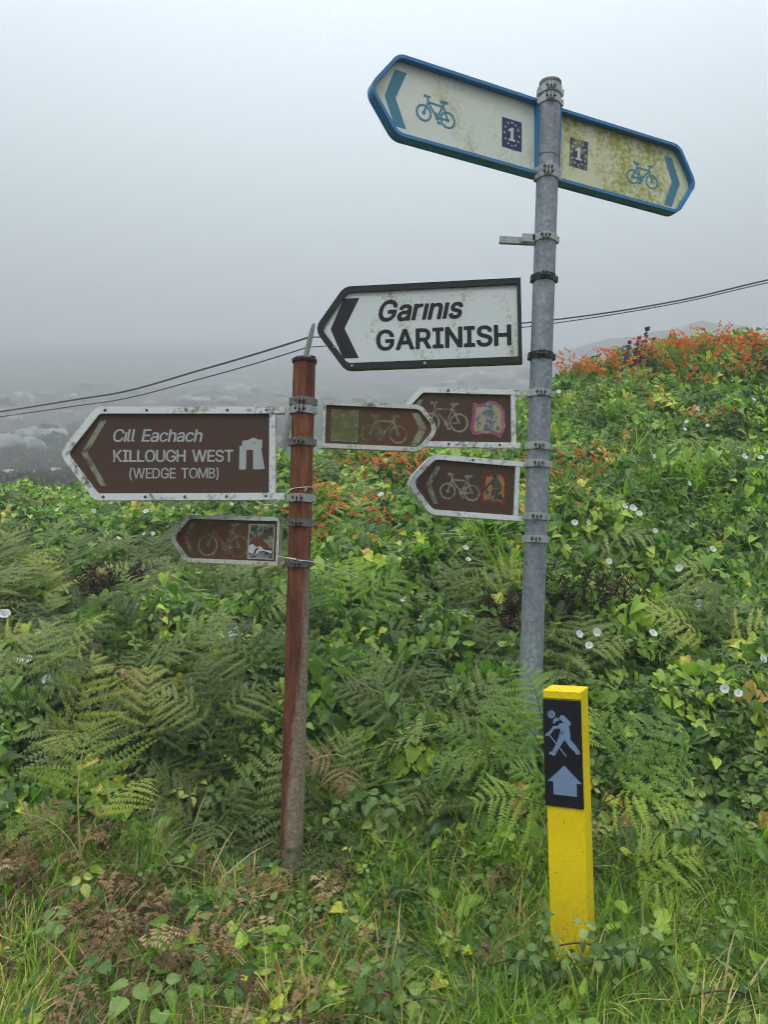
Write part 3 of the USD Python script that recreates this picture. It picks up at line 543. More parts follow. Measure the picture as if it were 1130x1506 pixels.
put(t, 'white_slope', Polygon([(-0.181, -0.024), (-0.16, -0.016), (-0.145, -0.03), (-0.12, -0.028), (-0.10, -0.043), (-0.06, -0.047), (-0.06, -0.060), (-0.11, -0.058), (-0.15, -0.068), (-0.181, -0.058)]), m_whiteP, D2, D2 + 0.0008, parent=e)
put(t, 'dark_mark', unary_union([LineString([(-0.15, -0.062), (-0.144, -0.045), (-0.134, -0.038)]).buffer(0.004), LineString([(-0.125, -0.056), (-0.10, -0.052), (-0.075, -0.06)]).buffer(0.003)]), m_ink, D2 + 0.0008, D2 + 0.0014, parent=e)

# ------------------------------------------------------------------ yellow waymark post
yc = at(845, 1395, 2.80)
t = thing('waymark_post', 'bright yellow square waymark post with black walker plate', 'post', (yc[0], yc[1], 0.0), rotz(math.radians(-25)) @ roty(math.radians(-0.6)))
ZT = at(838, 1012, 2.80)[2]
wdt = 0.065
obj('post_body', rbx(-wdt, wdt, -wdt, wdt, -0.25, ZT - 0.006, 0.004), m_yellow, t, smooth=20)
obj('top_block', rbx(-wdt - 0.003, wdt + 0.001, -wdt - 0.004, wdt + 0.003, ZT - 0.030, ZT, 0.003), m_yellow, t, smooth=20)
k7 = 0.131 / 176.0
P7 = lambda x, y: ((x - 280) * k7, ZT - 0.031 - (y - 150) * k7 * 0.93)
pl = obj('black_plate', rbx(-wdt - 0.004, wdt - 0.001, -wdt - 0.006, -wdt + 0.003, P7(0, 681)[1], P7(0, 151)[1], 0.0015), m_plateK, t, smooth=20)
YF = wdt + 0.006
Poly7 = lambda *p: Polygon([P7(*q) for q in p])
lean = lambda x, y: x - (y - 150) * 0.022            # the photograph's own slant of the post taken out
L7 = lambda *p: [P7(lean(x, y), y) for x, y in p]
walker = unary_union([Point(*L7((229, 226))[0]).buffer(18 * k7), LineString(L7((281, 240), (308, 266))).buffer(12.5 * k7),
                      Polygon(L7((236, 268), (240, 250), (252, 240), (268, 244), (266, 254), (250, 260), (244, 272))),
                      Polygon(L7((258, 282), (268, 268), (290, 264), (312, 284), (318, 322), (318, 345), (345, 375), (356, 398), (340, 405), (318, 386), (290, 348), (262, 396), (244, 432), (216, 424), (222, 412), (232, 412), (252, 370), (266, 328), (272, 300))),
                      LineString(L7((262, 288), (240, 290), (224, 316), (207, 330))).buffer(6 * k7), LineString(L7((218, 328), (258, 378), (297, 428))).buffer(2.6 * k7), Polygon(L7((338, 404), (358, 392), (364, 412), (345, 416)))])
obj('walker_symbol', ext(walker, YF, YF + 0.0012), m_symB, pl)
obj('arrow_symbol', ext(Polygon(L7((289, 475), (369, 558), (345, 558), (347, 622), (238, 622), (237, 558), (210, 558))), YF, YF + 0.0012), m_symB, pl)

# ------------------------------------------------------------------ utility pole, cables, cord
UY = 26.0
up_t, up_b = at(459, 487, UY), at(398, 735, UY)
up_b = up_b + (up_b - up_t) * 0.25
t = thing('utility_pole', 'leaning grey timber utility pole behind the rusty pole', 'utility pole')
obj('trunk', tube(np.array([up_b, up_b * .3 + up_t * .7, up_t]), np.array([.12, .10, .085]), 10), m_pole, t, smooth=True)
dv = (up_t - up_b) / np.linalg.norm(up_t - up_b)
obj('pointed_tip', tube(np.array([up_t - dv * 0.02, up_t + dv * 0.22, up_t + dv * 0.3]), np.array([.085, .06, .012]), 8), m_pole, t, smooth=True)
def cable(name, label, pts, Ys, r):
    P = np.array([at(px, py, Y) for (px, py), Y in zip(pts, Ys)])
    s = np.linspace(0, len(P) - 1, 60)
    from scipy.interpolate import PchipInterpolator, CubicSpline
    V = PchipInterpolator(np.arange(len(P)), P)(s)
    tag(obj(name, tube(V, r, 6), m_cable, smooth=True), label, 'cable')
cable('overhead_cable', 'upper thick black cable sagging across the foggy hill', [(-260, 648), (0, 605.5), (150, 582), (300, 543), (455, 496)], [38, 33, 30, 28, 26], 0.034)
cable('overhead_cable', 'lower thin black cable sagging across the foggy hill', [(-260, 650), (0, 613), (150, 592), (300, 556), (452, 511)], [38, 33, 30, 28, 26], 0.022)
cable('overhead_cable', 'upper black cable rising to the right behind the steel pole', [(455, 496), (600, 490), (820, 470), (1000, 442), (1130, 412), (1400, 338)], [26, 25, 24, 23, 22, 21], 0.024)
cable('overhead_cable', 'lower black cable rising to the right behind the steel pole', [(452, 511), (600, 500), (820, 475), (1000, 445.5), (1130, 416), (1400, 346)], [26, 25, 24, 23, 22, 21], 0.016)
def ring_pts(z, tilt, r, a0=0, a1=2 * np.pi, n=40):
    c = RUS_B + RR_[:, 2] * on_pole(RUS_B, z, RR_); a_ = np.linspace(a0, a1, n)
    return np.stack([c[0] + r * np.cos(a_), c[1] + r * np.sin(a_), z + tilt * np.cos(a_)], 1)
t = thing('white_cord', 'white cord looped round the rusty pole below the tomb sign', 'cord')
z0 = at(445, 719, 3.50)[2]
obj('loop', tube(np.vstack([ring_pts(z0, 0.006, R_RUS + 0.003)]), 0.0022, 6), m_cord, t, smooth=True)
kn = at(450, 720, 3.44)
obj('knot', tube(kn + np.array([[0, 0, 0.008], [.004, -.004, .0], [.0, -.006, -.012], [-.004, -.004, -.004], [0, 0, .006]]), 0.0022, 6), m_cord, t, smooth=True)
obj('loose_end', tube(np.array([at(430, 719, 3.445), at(420, 725, 3.435), at(412, 735, 3.435), at(400, 742, 3.435), at(390, 743, 3.435), at(376, 737, 3.455)]), 0.0022, 6), m_cord, t, smooth=True)
t = thing('white_cord', 'long white cord trailing right from the lowest clamp of the rusty pole', 'cord')
z0 = at(440, 823, 3.50)[2]
obj('loop', tube(ring_pts(z0, -0.010, R_RUS + 0.003), 0.0025, 6), m_cord, t, smooth=True)
obj('loose_end', tube(np.array([at(408, 818, 3.48), at(425, 821, 3.445), at(440, 824, 3.435), at(460, 826, 3.47), at(485, 834, 3.55), at(508, 842, 3.65), at(531, 851, 3.75)]), 0.0026, 6), m_cord, t, smooth=True)

# ------------------------------------------------------------------ plants: building blocks
def rot_to(n, down, spin):
    """Rotation matrices whose z is n and whose -y points along `down`, spun about n."""
    n = n / np.linalg.norm(n, axis=-1, keepdims=True)
    y = -(down - n * np.sum(down * n, -1, keepdims=True)); y /= np.linalg.norm(y, axis=-1, keepdims=True) + 1e-9
    x = np.cross(y, n)
    c, s = np.cos(spin)[..., None], np.sin(spin)[..., None]
    x2, y2 = c * x + s * y, -s * x + c * y
    return np.stack([x2, y2, n], -1)
def quats(Rm):
    from scipy.spatial.transform import Rotation
    return Rotation.from_matrix(Rm).as_quat()
def scatter(name, label, protos, pos, Rm, scale, idx, cat='plants', group=None):
    pi = UsdGeom.PointInstancer.Define(stage, numbered('/World', name))
    paths = []
    for k, (nm, parts) in enumerate(protos):
        x = UsdGeom.Xform.Define(stage, f'{pi.GetPath()}/Prototypes/{nm}_{k + 1:03d}')
        for q, (mesh, mat) in enumerate(parts):
            usdkit.mesh(stage, f'{x.GetPath()}/{"leaf" if q == 0 else "stem"}', mesh, mat, False)
        paths.append(x.GetPath())
    pi.CreatePrototypesRel().SetTargets(paths)
    pi.CreateProtoIndicesAttr(Vt.IntArray.FromNumpy(np.asarray(idx, np.int32)))
    pi.CreatePositionsAttr(Vt.Vec3fArray.FromNumpy(np.asarray(pos, np.float32)))
    q = quats(Rm)
    pi.CreateOrientationsAttr(Vt.QuathArray([Gf.Quath(float(w), float(x), float(y), float(z)) for x, y, z, w in q]))
    sc = np.asarray(scale, np.float32)
    pi.CreateScalesAttr(Vt.Vec3fArray.FromNumpy(np.repeat(sc[:, None], 3, 1) if sc.ndim == 1 else sc))
    tag(pi, label, cat, group, 'stuff')
def heart_leaf(fold=0.25, droop=0.25):
    """Arrow-heart leaf: stalk end at the origin, tip at -y; length 1."""
    half = [(0.16, 0.17), (0.34, 0.14), (0.43, -0.02), (0.41, -0.22), (0.29, -0.5), (0.13, -0.78)]
    mid = [(0, 0.02), (0, -0.3), (0, -0.65), (0, -1.0)]
    V = [(x, y, 0) for x, y in mid] + [(x, y, fold * x) for x, y in half] + [(-x, y, fold * x) for x, y in half]
    V = np.array(V, float); V[:, 2] -= droop * V[:, 1] ** 2
    F = [(0, 4, 5), (0, 5, 6), (0, 6, 1), (6, 7, 1), (7, 8, 1), (8, 2, 1), (8, 9, 2), (9, 3, 2)]
    F = F + [(0, b + 6, a + 6) if False else tuple((q + 6 if q > 3 else q) for q in (i, k, j)) for i, j, k in F]
    return V, np.array(F)
def ovate_leaf(fold=0.3, droop=0.3, teeth=0.05, w=0.36):
    ys = np.array([0, .12, .26, .42, .58, .74, .88]); ws = w * np.array([.25, .78, 1, .95, .76, .48, .2])
    half = []
    for k, (y, b) in enumerate(zip(ys, ws)):
        half.append((b, -y)); half.append((b - teeth * 0.6, -y - 0.055))
    half = half[:-1]
    n = len(half); mid = [(0, 0), (0, -.3), (0, -.6), (0, -1.0)]
    V = [(x, y, 0) for x, y in mid] + [(x, y, fold * x) for x, y in half] + [(-x, y, fold * x) for x, y in half]
    V = np.array(V); V[:, 2] -= droop * V[:, 1] ** 2
    V[4:, 2] += 0.02 * np.sin(np.arange(len(V) - 4) * 2.3)
    F = []
    for k in range(n - 1):
        m_ = int(np.argmin([abs(half[k][1] - q[1]) for q in mid])); m2 = int(np.argmin([abs(half[k + 1][1] - q[1]) for q in mid]))
        F.append((m_, 4 + k, 4 + k + 1))
        if m2 != m_: F.append((m_, 4 + k + 1, m2))
    F.append((3, 2, 4 + n - 1)) if False else F.append((2, 4 + n - 1, 3))
    F = F + [tuple((q + n if q > 3 else q) for q in (i, k, j)) for i, j, k in F]
    return V, np.array(F)
def xf(vf, R=np.eye(3), s=1.0, t=(0, 0, 0)):
    return (vf[0] * s) @ np.asarray(R).T + np.asarray(t), vf[1]
def eul(rx, ry, rz): return rotz(rz) @ roty(ry) @ rotx(rx)
def bindweed_spray(n, rad, size, g):
    parts = []
    for k in range(n):
        a_ = g.uniform(0, 2 * np.pi); q = rad * math.sqrt(g.uniform(0, 1))
        h = g.uniform(-0.06, 0.06)
        parts.append(xf(heart_leaf(g.uniform(.1, .45), g.uniform(.05, .4)), eul(g.uniform(-.3, .9), g.normal(0, .35), g.normal(0, .75)), size * g.uniform(.55, 1.15), (q * math.cos(a_), q * math.sin(a_), h)))
    for k in range(2):
        a_ = g.uniform(0, 6.28); q = np.linspace(-1, 1, 7)
        parts.append(tube(np.stack([q * rad * math.cos(a_) + .04 * np.sin(q * 3 + k), q * rad * math.sin(a_), .02 * np.cos(q * 4) - .01], 1), .0018, 3))
    return joinVF(parts)
def bramble_spray(n, rad, size, g, w=0.33):
    parts = []
    for k in range(n):
        a_ = g.uniform(0, 2 * np.pi); q = rad * math.sqrt(g.uniform(0, 1)); R0 = eul(g.uniform(-.2, .7), g.normal(0, .3), g.uniform(0, 6.28)); t0 = np.array((q * math.cos(a_), q * math.sin(a_), g.uniform(-.05, .06))); s0 = size * g.uniform(.7, 1.15)
        for az, ss in ((0, 1.0), (1.25, .82), (-1.25, .82)):
            parts.append(xf(ovate_leaf(g.uniform(.15, .4), g.uniform(.15, .4), .06, w), R0 @ eul(g.normal(0, .2), g.normal(0, .2), az), s0 * ss, t0 + R0 @ (np.array([0.0, -.5, 0]) if az == 0 else np.array([.10 * np.sign(az), -.06, 0])) * s0))
    return joinVF(parts)
def fern_frond(n=13, m=16, arch=0.9, width=0.62, g=rng, stipe=0.35, droop=0.35, curl=0.0):
    """A bracken frond of length 1 rising from the origin and arching towards +x: (blade, stalk)."""
    s = np.linspace(0, 1, 40); ang = math.radians(78) - arch * s ** 1.3 * 1.7
    step = np.stack([np.cos(ang), 0 * s, np.sin(ang)], 1) / 39
    path = np.vstack([[0, 0, 0], np.cumsum(step, 0)[:-1]])
    path[:, 1] += 0.03 * np.sin(s * 5 + g.uniform(0, 6)) * s
    T = np.gradient(path, axis=0); T /= np.linalg.norm(T, axis=1, keepdims=True)
    stalk = tube(path[::3], np.linspace(0.008, 0.0018, len(path[::3])), 4)
    V, F = [], []
    for k in range(n):
        f = stipe + (1 - stipe) * (1 - (1 - k / n) ** 1.35) * 0.985
        gap = (1 - stipe) * ((1 - k / n) ** 1.35 - (1 - (k + 1) / n) ** 1.35)
        i = min(int(f * 39), 38); p, t = path[i], T[i]
        lat = np.array([0, 1.0, 0]); up = np.cross(t, lat); up = up if up[2] > 0 else -up
        ln0 = width * (1 - k / n) ** 0.85 * (0.86 if k == 0 else 1)
        for sd in (-1, 1):
            ln = ln0 * g.uniform(.72, 1.1); droop_ = droop * g.uniform(.6, 1.6)
            ang2 = math.radians(66 - 20 * k / n) + g.normal(0, .13)
            d = math.cos(ang2) * t + math.sin(ang2) * sd * lat; d = d + up * g.uniform(-.08, .3); d /= np.linalg.norm(d)
            w_ = np.cross(d, up); w_ /= np.linalg.norm(w_); upn = np.cross(w_, d); upn = upn if upn @ up > 0 else -upn
            mm = max(5, int(m * (ln / width) ** 0.6))
            u = np.linspace(0.04, 1, mm)
            cen = p + np.outer(u * ln, d) - np.outer(droop_ * ln * u ** 2, up) * 0.9 + np.outer(curl * ln * np.sin(u * 3), upn)
            if k < 8: 
                tb = tube(np.vstack([p, cen[mm // 2], cen[-1]]), np.array([.0035, .002, .0008]), 3); F.append(tb[1] + sum(map(len, V))); V.append(tb[0])
            pl_ = (0.43 * gap + 0.005) * (1 - u ** 2.4) ** 0.9 * (0.6 + 0.4 * np.minimum(1, u * 5)) * g.uniform(.8, 1.15, mm) + 0.003
            hw = 0.5 * ln / mm * 0.98
            dt = np.gradient(cen, axis=0); dt /= np.linalg.norm(dt, axis=1, keepdims=True)
            for s2 in (-1, 1):
                tilt = g.normal(-.15, .2, mm)[:, None]
                out = (s2 * w_)[None] * 0.90 + dt * 0.42 + upn[None] * tilt - up[None] * 0.10
                tip = cen + out * pl_[:, None]
                midp = cen + out * pl_[:, None] * 0.45
                a0, b0 = cen - dt * hw * 0.95, cen + dt * hw * 0.95
                m0, m1 = midp - dt * hw * 0.78, midp + dt * hw * 0.78
                base = sum(map(len, V))
                Q = np.stack([a0, b0, m1, tip, m0], 1).reshape(-1, 3)
                idx = np.arange(mm)[:, None] * 5 + base
                V.append(Q); F.append(np.vstack([idx + np.array([[0, 1, 2]]), idx + np.array([[0, 2, 4]]), idx + np.array([[4, 2, 3]])]))
    return (np.vstack(V), np.vstack(F)), stalk
def grass_tuft(n, hgt, g, lean=0.5, wid=0.0045, rad=0.05):
    parts = []
    for k in range(n):
        h = hgt * g.uniform(.45, 1.1); az = g.uniform(0, 6.28); b = g.uniform(.1, 1) * lean
        s = np.linspace(0, 1, 5); r0 = rad * math.sqrt(g.uniform()); a0 = g.uniform(0, 6.28)
        x = h * (b * s ** 2 * 1.1); z = h * (s - 0.42 * b * s ** 2.4)
        wv = wid * g.uniform(.7, 1.4) * np.array([.9, 1, .9, .6, .05])
        c = np.stack([x * math.cos(az) + r0 * math.cos(a0), x * math.sin(az) + r0 * math.sin(a0), z], 1); sd = np.array([-math.sin(az + .4), math.cos(az + .4), 0])
        V = np.vstack([c - sd * wv[:, None], c + sd * wv[:, None]])
        F = [(i, i + 5, i + 6) for i in range(4)] + [(i, i + 6, i + 1) for i in range(4)]
        parts.append((V, np.array(F)))
    return joinVF(parts)
def willow_stem(g, h=.34, n=22):
    P = np.stack([.06 * np.linspace(0, 1, 8) ** 2, 0 * np.linspace(0, 1, 8), h * np.linspace(0, 1, 8)], 1)
    parts = [tube(P, np.linspace(.0028, .0012, 8), 4)]
    for k in range(n):
        f = (k + 1) / n; c = P[min(int(f * 7), 7)]
        parts.append(xf(ovate_leaf(.2, .35, .02, .17), eul(g.uniform(-.6, .1), g.normal(0, .2), k * 2.4 + g.normal(0, .3)), .075 * (1.15 - .6 * f) * g.uniform(.8, 1.1), c))
    return joinVF(parts)
g = np.random.default_rng(11)
m_willow = leaf_mat('narrow_leaf', [(0.0, (0.083, 0.150, 0.033)), (0.6, (0.165, 0.263, 0.056)), (0.9, (0.275, 0.375, 0.079)), (1.0, (0.440, 0.300, 0.090))], 0.25, 0.45, (0.16, 0.28, 0.05), 0.2)
P_will = [('narrow_leaved_stem', [(willow_stem(g, h_), m_willow)]) for h_ in (.28, .36, .42)]
P_bind = [('bindweed_spray', [(bindweed_spray(14, 0.17, 0.082, g), m_bind)]) for _ in range(6)]
P_bram = [('bramble_spray', [(bramble_spray(6, 0.15, 0.066, g), m_bram)]) for _ in range(4)]
FR = []
for k in range(5):
    FR.append(fern_frond(10, 20, [.75, .95, 1.1, .85, 1.2][k], [.55, .6, .5, .66, .58][k], g, [.35, .4, .3, .42, .35][k], [.3, .5, .45, .35, .6][k]))
P_brack = [('bracken_frond', [(f[0], m_brack), (f[1], m_stem)]) for f in FR]
P_brackL = [('light_frond', [(f[0], m_brackL), (f[1], m_stem)]) for f in FR[:3]]
P_dead = [('withered_frond', [(f[0], m_dead), (f[1], m_stalk)]) for f in [fern_frond(9, 13, 1.6, .42, g, .3, 1.5, .3), fern_frond(9, 12, 1.3, .38, g, .3, 1.3, .35)]]
P_grass = [('grass_tuft', [(grass_tuft(40, h, g, l, .0036, .06), m_grass)]) for h, l in ((.22, .6), (.30, .9), (.17, .8), (.36, 1.1))]
P_straw = [('straw_tuft', [(grass_tuft(14, h, g, 1.2, .0035), m_straw)]) for h in (.26, .36)]

def field(n, t0, t1, y0, y1, weight):
    """n places on the bank, spread over its true surface and thinned by weight(px, y, x)."""
    X, Y, N = [], [], []
    have = 0
    while have < n:
        m_ = 60000
        tt, yy = g.uniform(t0, t1, m_), np.sqrt(g.uniform(y0 ** 2, y1 ** 2, m_))
        xx = tt * yy; nn = normal(xx, yy)
        area = 1 / np.maximum(nn[:, 2], .15)
        w = weight(565 + FPX * tt, yy, xx) * area
        keep = g.uniform(0, 1, m_) < w / 5.0
        X.append(xx[keep]); Y.append(yy[keep]); N.append(nn[keep]); have += keep.sum()
    o = g.permutation(have)[:n]
    return np.concatenate(X)[o], np.concatenate(Y)[o], np.concatenate(N)[o]
def patchy(x, y, sc, seed): return meshkit.fbm(np.stack([x * sc, y * sc, 0 * x + seed * 3.7], -1), 3, seed)
def rowof(x, y): return 753 - FPX * np.tan(np.arctan2(S(x, y) - 1.6, y) - PITCH)
far = lambda y, k=1.15: np.minimum(1.0, (4.2 / y) ** k)
def brackenness(px, y, x):
    b = np.clip((480 - px) / 160, 0, 1) * 0.95 * np.clip((9.5 - y) / 2.5, 0.25, 1) + 0.32 * np.clip(1 - abs(px - 640) / 190, 0, 1) * (y < 5.6) + 0.10
    b = b * smooth01((y - 3.5) / .5) * np.clip(.35 + 2.6 * (patchy(x, y, 1.1, 91) - .32), .15, 1.15)
    return np.clip(b * (0.25 + 1.5 * patchy(x, y, .8, 5)), 0, 1)
# bindweed
x, y, n_ = field(20500, -.66, .66, 3.35, 13.0, lambda px, y, x: far(y) * np.where(y < 7, np.clip(patchy(x, y, 2.3, 61) * 4.8 - 1.62, .04, 1), 1) * np.clip(1.08 - 1.05 * brackenness(px, y, x), .1, 1) * smooth01((y - 3.3) / .35) * 4)
dep = g.uniform(0, 1, len(x)) ** 1.6 * .26
pos = np.stack([x, y, S(x, y)], -1) - n_ * dep[:, None] + n_ * .03
nn = n_ * .75 + np.array([0, -.25, .35]) + g.normal(0, .22, (len(x), 3))
scatter('bindweed_leaves', 'heart-shaped green bindweed leaves smothering the bank', P_bind, pos, rot_to(nn, np.tile([0, -.3, -1.0], (len(x), 1)), g.normal(0, .6, len(x))), g.uniform(.6, 1.12, len(x)), g.integers(0, 6, len(x)), 'leaves')
# bramble leaves low on the face of the bank
x, y, n_ = field(3000, -.66, .66, 3.25, 5.2, lambda px, y, x: smooth01((y - 3.2) / .3) * np.clip((4.6 - y) / .9, .12, 1) * np.clip(patchy(x, y, 1.3, 17) * 2 - .4, 0.1, 1) * np.clip((px - 100) / 300, .25, 1) * 4)
pos = np.stack([x, y, S(x, y)], -1) - n_ * (g.uniform(0, 1, len(x)) * .2)[:, None] + n_ * .04
nn = n_ * .7 + np.array([0, -.2, .5]) + g.normal(0, .2, (len(x), 3))
scatter('bramble_leaves', 'toothed dark green bramble leaves low on the bank', P_bram, pos, rot_to(nn, np.tile([0, -.3, -1.0], (len(x), 1)), g.uniform(-1, 1, len(x))), g.uniform(.7, 1.15, len(x)), g.integers(0, 4, len(x)), 'leaves')
# bracken thicket
def fern_rot(az, tilt, lean=0.5): return np.stack([rotx(lean) @ rotz(a_) @ roty(t_) for a_, t_ in zip(az, tilt)])
x, y, n_ = field(1000, -.66, .66, 3.7, 13.5, lambda px, y, x: far(y, .9) * brackenness(px, y, x) * 4)
az = np.where(g.uniform(0, 1, len(x)) < .7, np.pi / 2 + g.normal(0, 1.0, len(x)), -np.pi / 2 + g.normal(0, .8, len(x))); L_ = g.uniform(.42, .8, len(x))
pos = np.stack([x, y, S(x, y) - .60 * L_], -1) - np.stack([np.cos(az), np.sin(az) * .6, 0 * az], -1) * (.25 * L_)[:, None]
scatter('bracken_thicket', 'mass of dull green bracken fronds left and centre of the bank', P_brack, pos, fern_rot(az, g.normal(.05, .25, len(x)), .55), L_, g.integers(0, 5, len(x)), 'bracken')
x, y, n_ = field(260, -.62, .62, 3.8, 12.0, lambda px, y, x: far(y, .9) * brackenness(px, y, x) * 4)
az = -np.pi / 2 + g.normal(0, 1.1, len(x)); L_ = g.uniform(.35, .6, len(x))
pos = np.stack([x, y, S(x, y) - .45 * L_], -1) - np.stack([np.cos(az), np.sin(az), 0 * az], -1) * (.35 * L_)[:, None]
scatter('withered_bracken', 'brown dead bracken fronds scattered through the thicket', P_dead, pos, fern_rot(az, g.normal(.2, .3, len(x))), L_, g.integers(0, 2, len(x)), 'bracken')
x, y, n_ = field(620, -.66, .66, 3.0, 9.5, lambda px, y, x: far(y, .8) * np.clip(patchy(x, y, 1.6, 83) * 3.6 - 1.5, .03, 1) * 4)
pos = np.stack([x, y, S(x, y) - .16], -1)
Rw = rot_to(n_ * .4 + np.array([0, -.25, .8]) + g.normal(0, .25, (len(x), 3)), np.tile([0, -1.0, 0], (len(x), 1)), g.uniform(0, 6.28, len(x)))
scatter('narrow_leaved_herbs', 'upright stems of narrow pale green leaves among the bindweed', P_will, pos, Rw, g.uniform(.6, 1.2, len(x)), g.integers(0, 3, len(x)), 'plants')
# grass on the verge
x, y, n_ = field(6500, -.7, .7, 2.05, 3.85, lambda px, y, x: np.where(px < 430, .8, 1) * np.clip(1.2 - .5 * (y - 3.0), .3, 1) * np.clip((3.85 - y) / .35, .12, 1) * np.clip(patchy(x, y, 1.5, 23) * 2.2 - .35, .15, 1) * 4)
pos = np.stack([x, y, np.minimum(G(x, y), .25)], -1)
Rg = rot_to(np.array([0, 0, 1.0]) + g.normal(0, .18, (len(x), 3)), np.tile([0, -1.0, 0], (len(x), 1)), g.uniform(0, 6.28, len(x)))
scatter('verge_grass', 'long green grass along the foot of the bank', P_grass, pos, Rg, g.uniform(.45, .95, len(x)), g.integers(0, 4, len(x)), 'grass')
x, y, n_ = field(520, -.7, .7, 2.1, 3.8, lambda px, y, x: np.clip(1.3 - px / 700, .25, 1) * np.clip(patchy(x, y, 1.9, 29) * 2.4 - .6, .05, 1) * 4)
pos = np.stack([x, y, np.minimum(G(x, y), .25)], -1)
Rg = rot_to(np.array([0, 0, 1.0]) + g.normal(0, .3, (len(x), 3)), np.tile([0, -1.0, 0], (len(x), 1)), g.uniform(0, 6.28, len(x)))
scatter('dry_grass', 'straw-coloured dead grass in the verge', P_straw, pos, Rg, g.uniform(.7, 1.2, len(x)), g.integers(0, 2, len(x)), 'grass')
# grass streaks on the bank to the right
x, y, n_ = field(230, .12, .66, 5.2, 12.0, lambda px, y, x: far(y) * np.clip(patchy(x, y, .9, 37) * 3.4 - 1.5, 0, 1) * 4 + .02)
pos = np.stack([x, y, S(x, y) - .10], -1)
nn = n_ * .3 + np.array([-.3, -.5, .8]) + g.normal(0, .2, (len(x), 3))
scatter('bank_grass', 'pale green grass leaning out of the right-hand bank', P_grass, pos, rot_to(nn, np.tile([0, -1.0, 0], (len(x), 1)), g.uniform(0, 6.28, len(x))), g.uniform(.9, 1.4, len(x)), g.integers(0, 4, len(x)), 'grass')
# low leaves in the verge
x, y, n_ = field(620, -.7, .7, 2.2, 3.75, lambda px, y, x: np.clip(patchy(x, y, 1.7, 41) * 2.6 - .8, .05, 1) * 4)
pos = np.stack([x, y, np.minimum(G(x, y), .25) + g.uniform(.05, .2, len(x))], -1)
nn = np.array([0, -.3, 1.0]) + g.normal(0, .25, (len(x), 3))
scatter('verge_leaves', 'bindweed and bramble leaves creeping through the verge grass', P_bind[:3] + P_bram[:2], pos, rot_to(nn, np.tile([0, -1.0, -.2], (len(x), 1)), g.uniform(0, 6.28, len(x))), g.uniform(.45, .85, len(x)), g.integers(0, 5, len(x)), 'leaves')
x, y, n_ = field(420, -.7, .7, 2.25, 3.5, lambda px, y, x: np.clip(patchy(x, y, 1.5, 47) * 3.4 - 1.2, .03, 1) * 4)
pos = np.stack([x, y, np.minimum(G(x, y), .25) + g.uniform(.06, .2, len(x))], -1)
nn = np.array([0, -.4, .9]) + g.normal(0, .25, (len(x), 3))
scatter('verge_brambles', 'low bramble sprays spreading through the verge', P_bram, pos, rot_to(nn, np.tile([0, -1.0, -.2], (len(x), 1)), g.uniform(0, 6.28, len(x))), g.uniform(.6, 1.0, len(x)), g.integers(0, 4, len(x)), 'leaves')
x, y, n_ = field(330, -.66, .40, 2.25, 3.7, lambda px, y, x: np.clip((600 - px) / 350, .06, 1) * np.clip(patchy(x, y, 2.1, 71) * 3.4 - 1.2, .03, 1) * 4)
az = g.uniform(0, 6.28, len(x))
pos = np.stack([x, y, np.minimum(G(x, y), .25) + g.uniform(.06, .22, len(x))], -1)
scatter('bracken_litter', 'brown dead bracken lying through the verge grass, mostly on the left', P_dead, pos, fern_rot(az, g.uniform(.5, 1.1, len(x)), .15), g.uniform(.22, .38, len(x)), g.integers(0, 2, len(x)), 'bracken')
# heath bushes on the far hill
def bush(g):
    parts = []
    for k in range(70):
        a_, e_ = g.uniform(0, 6.28), g.uniform(0, 1.5); r_ = g.uniform(.55, 1)
        c = np.array([math.cos(a_) * math.cos(e_), math.sin(a_) * math.cos(e_), .75 * math.sin(e_)]) * r_
        V = np.array([[-.16, 0, 0], [.16, 0, 0], [.12, .02, .22], [0, 0, .36], [-.12, .02, .22]]) @ eul(g.normal(0, .5), g.normal(0, .5), g.uniform(0, 6.28)).T + c
        parts.append((V, np.array([[0, 1, 2], [0, 2, 4], [4, 2, 3]])))
    return joinVF(parts)
P_bush = [('heath_bush', [(bush(g), m_shrub)]) for _ in range(4)]
m_ = 60000
tt, yy = g.uniform(-.7, .7, m_), 20 * (190 / 20) ** g.uniform(0, 1, m_)
kp = (patchy(tt * yy, yy, .06, 51) > .46)
tt, yy = tt[kp][:9000], yy[kp][:9000]
xx = tt * yy
scatter('heath_bushes', 'low brown and green heath scrub covering the foggy hillside', P_bush, np.stack([xx, yy, S(xx, yy) - .12], -1), rot_to(np.tile([0, 0, 1.0], (len(xx), 1)) + g.normal(0, .1, (len(xx), 3)), np.tile([0, -1.0, 0], (len(xx), 1)), g.uniform(0, 6.28, len(xx))), g.uniform(.3, .9, len(xx)) * (.35 + yy / 75), g.integers(0, 4, len(xx)), 'heath')

# ------------------------------------------------------------------ rocks on the hill
def rock(g, fl):
    """An outcrop: several cracked angular blocks leaning together."""
    parts = []
    for k in range(7):
        c = trimesh.creation.icosphere(2, 1.0); v = c.vertices.copy()
        for q in range(9):                                  # planes that slice the block to facets
            d = g.normal(0, 1, 3); d /= np.linalg.norm(d); h = g.uniform(.45, .85)
            t_ = v @ d; v -= np.outer(np.maximum(t_ - h, 0), d)
        v *= 1 + .16 * (meshkit.fbm(v * 2.6 + g.uniform(0, 50), 3, 5) - .5)[:, None]
        r_ = g.uniform(.3, .62) * (1.25 if k == 0 else 1)
        v = (v * [1.25, .9, fl * 1.5]) @ eul(g.normal(0, .25), g.normal(0, .25), g.uniform(0, 6)).T * r_ + [g.uniform(-.75, .75) * (k > 0), g.uniform(-.5, .5) * (k > 0), g.uniform(-.1, .05)]
        parts.append((v, np.array(c.faces)))
    return joinVF(parts)
rocks = [proto('rock_outcrop_shape') for _ in range(5)]
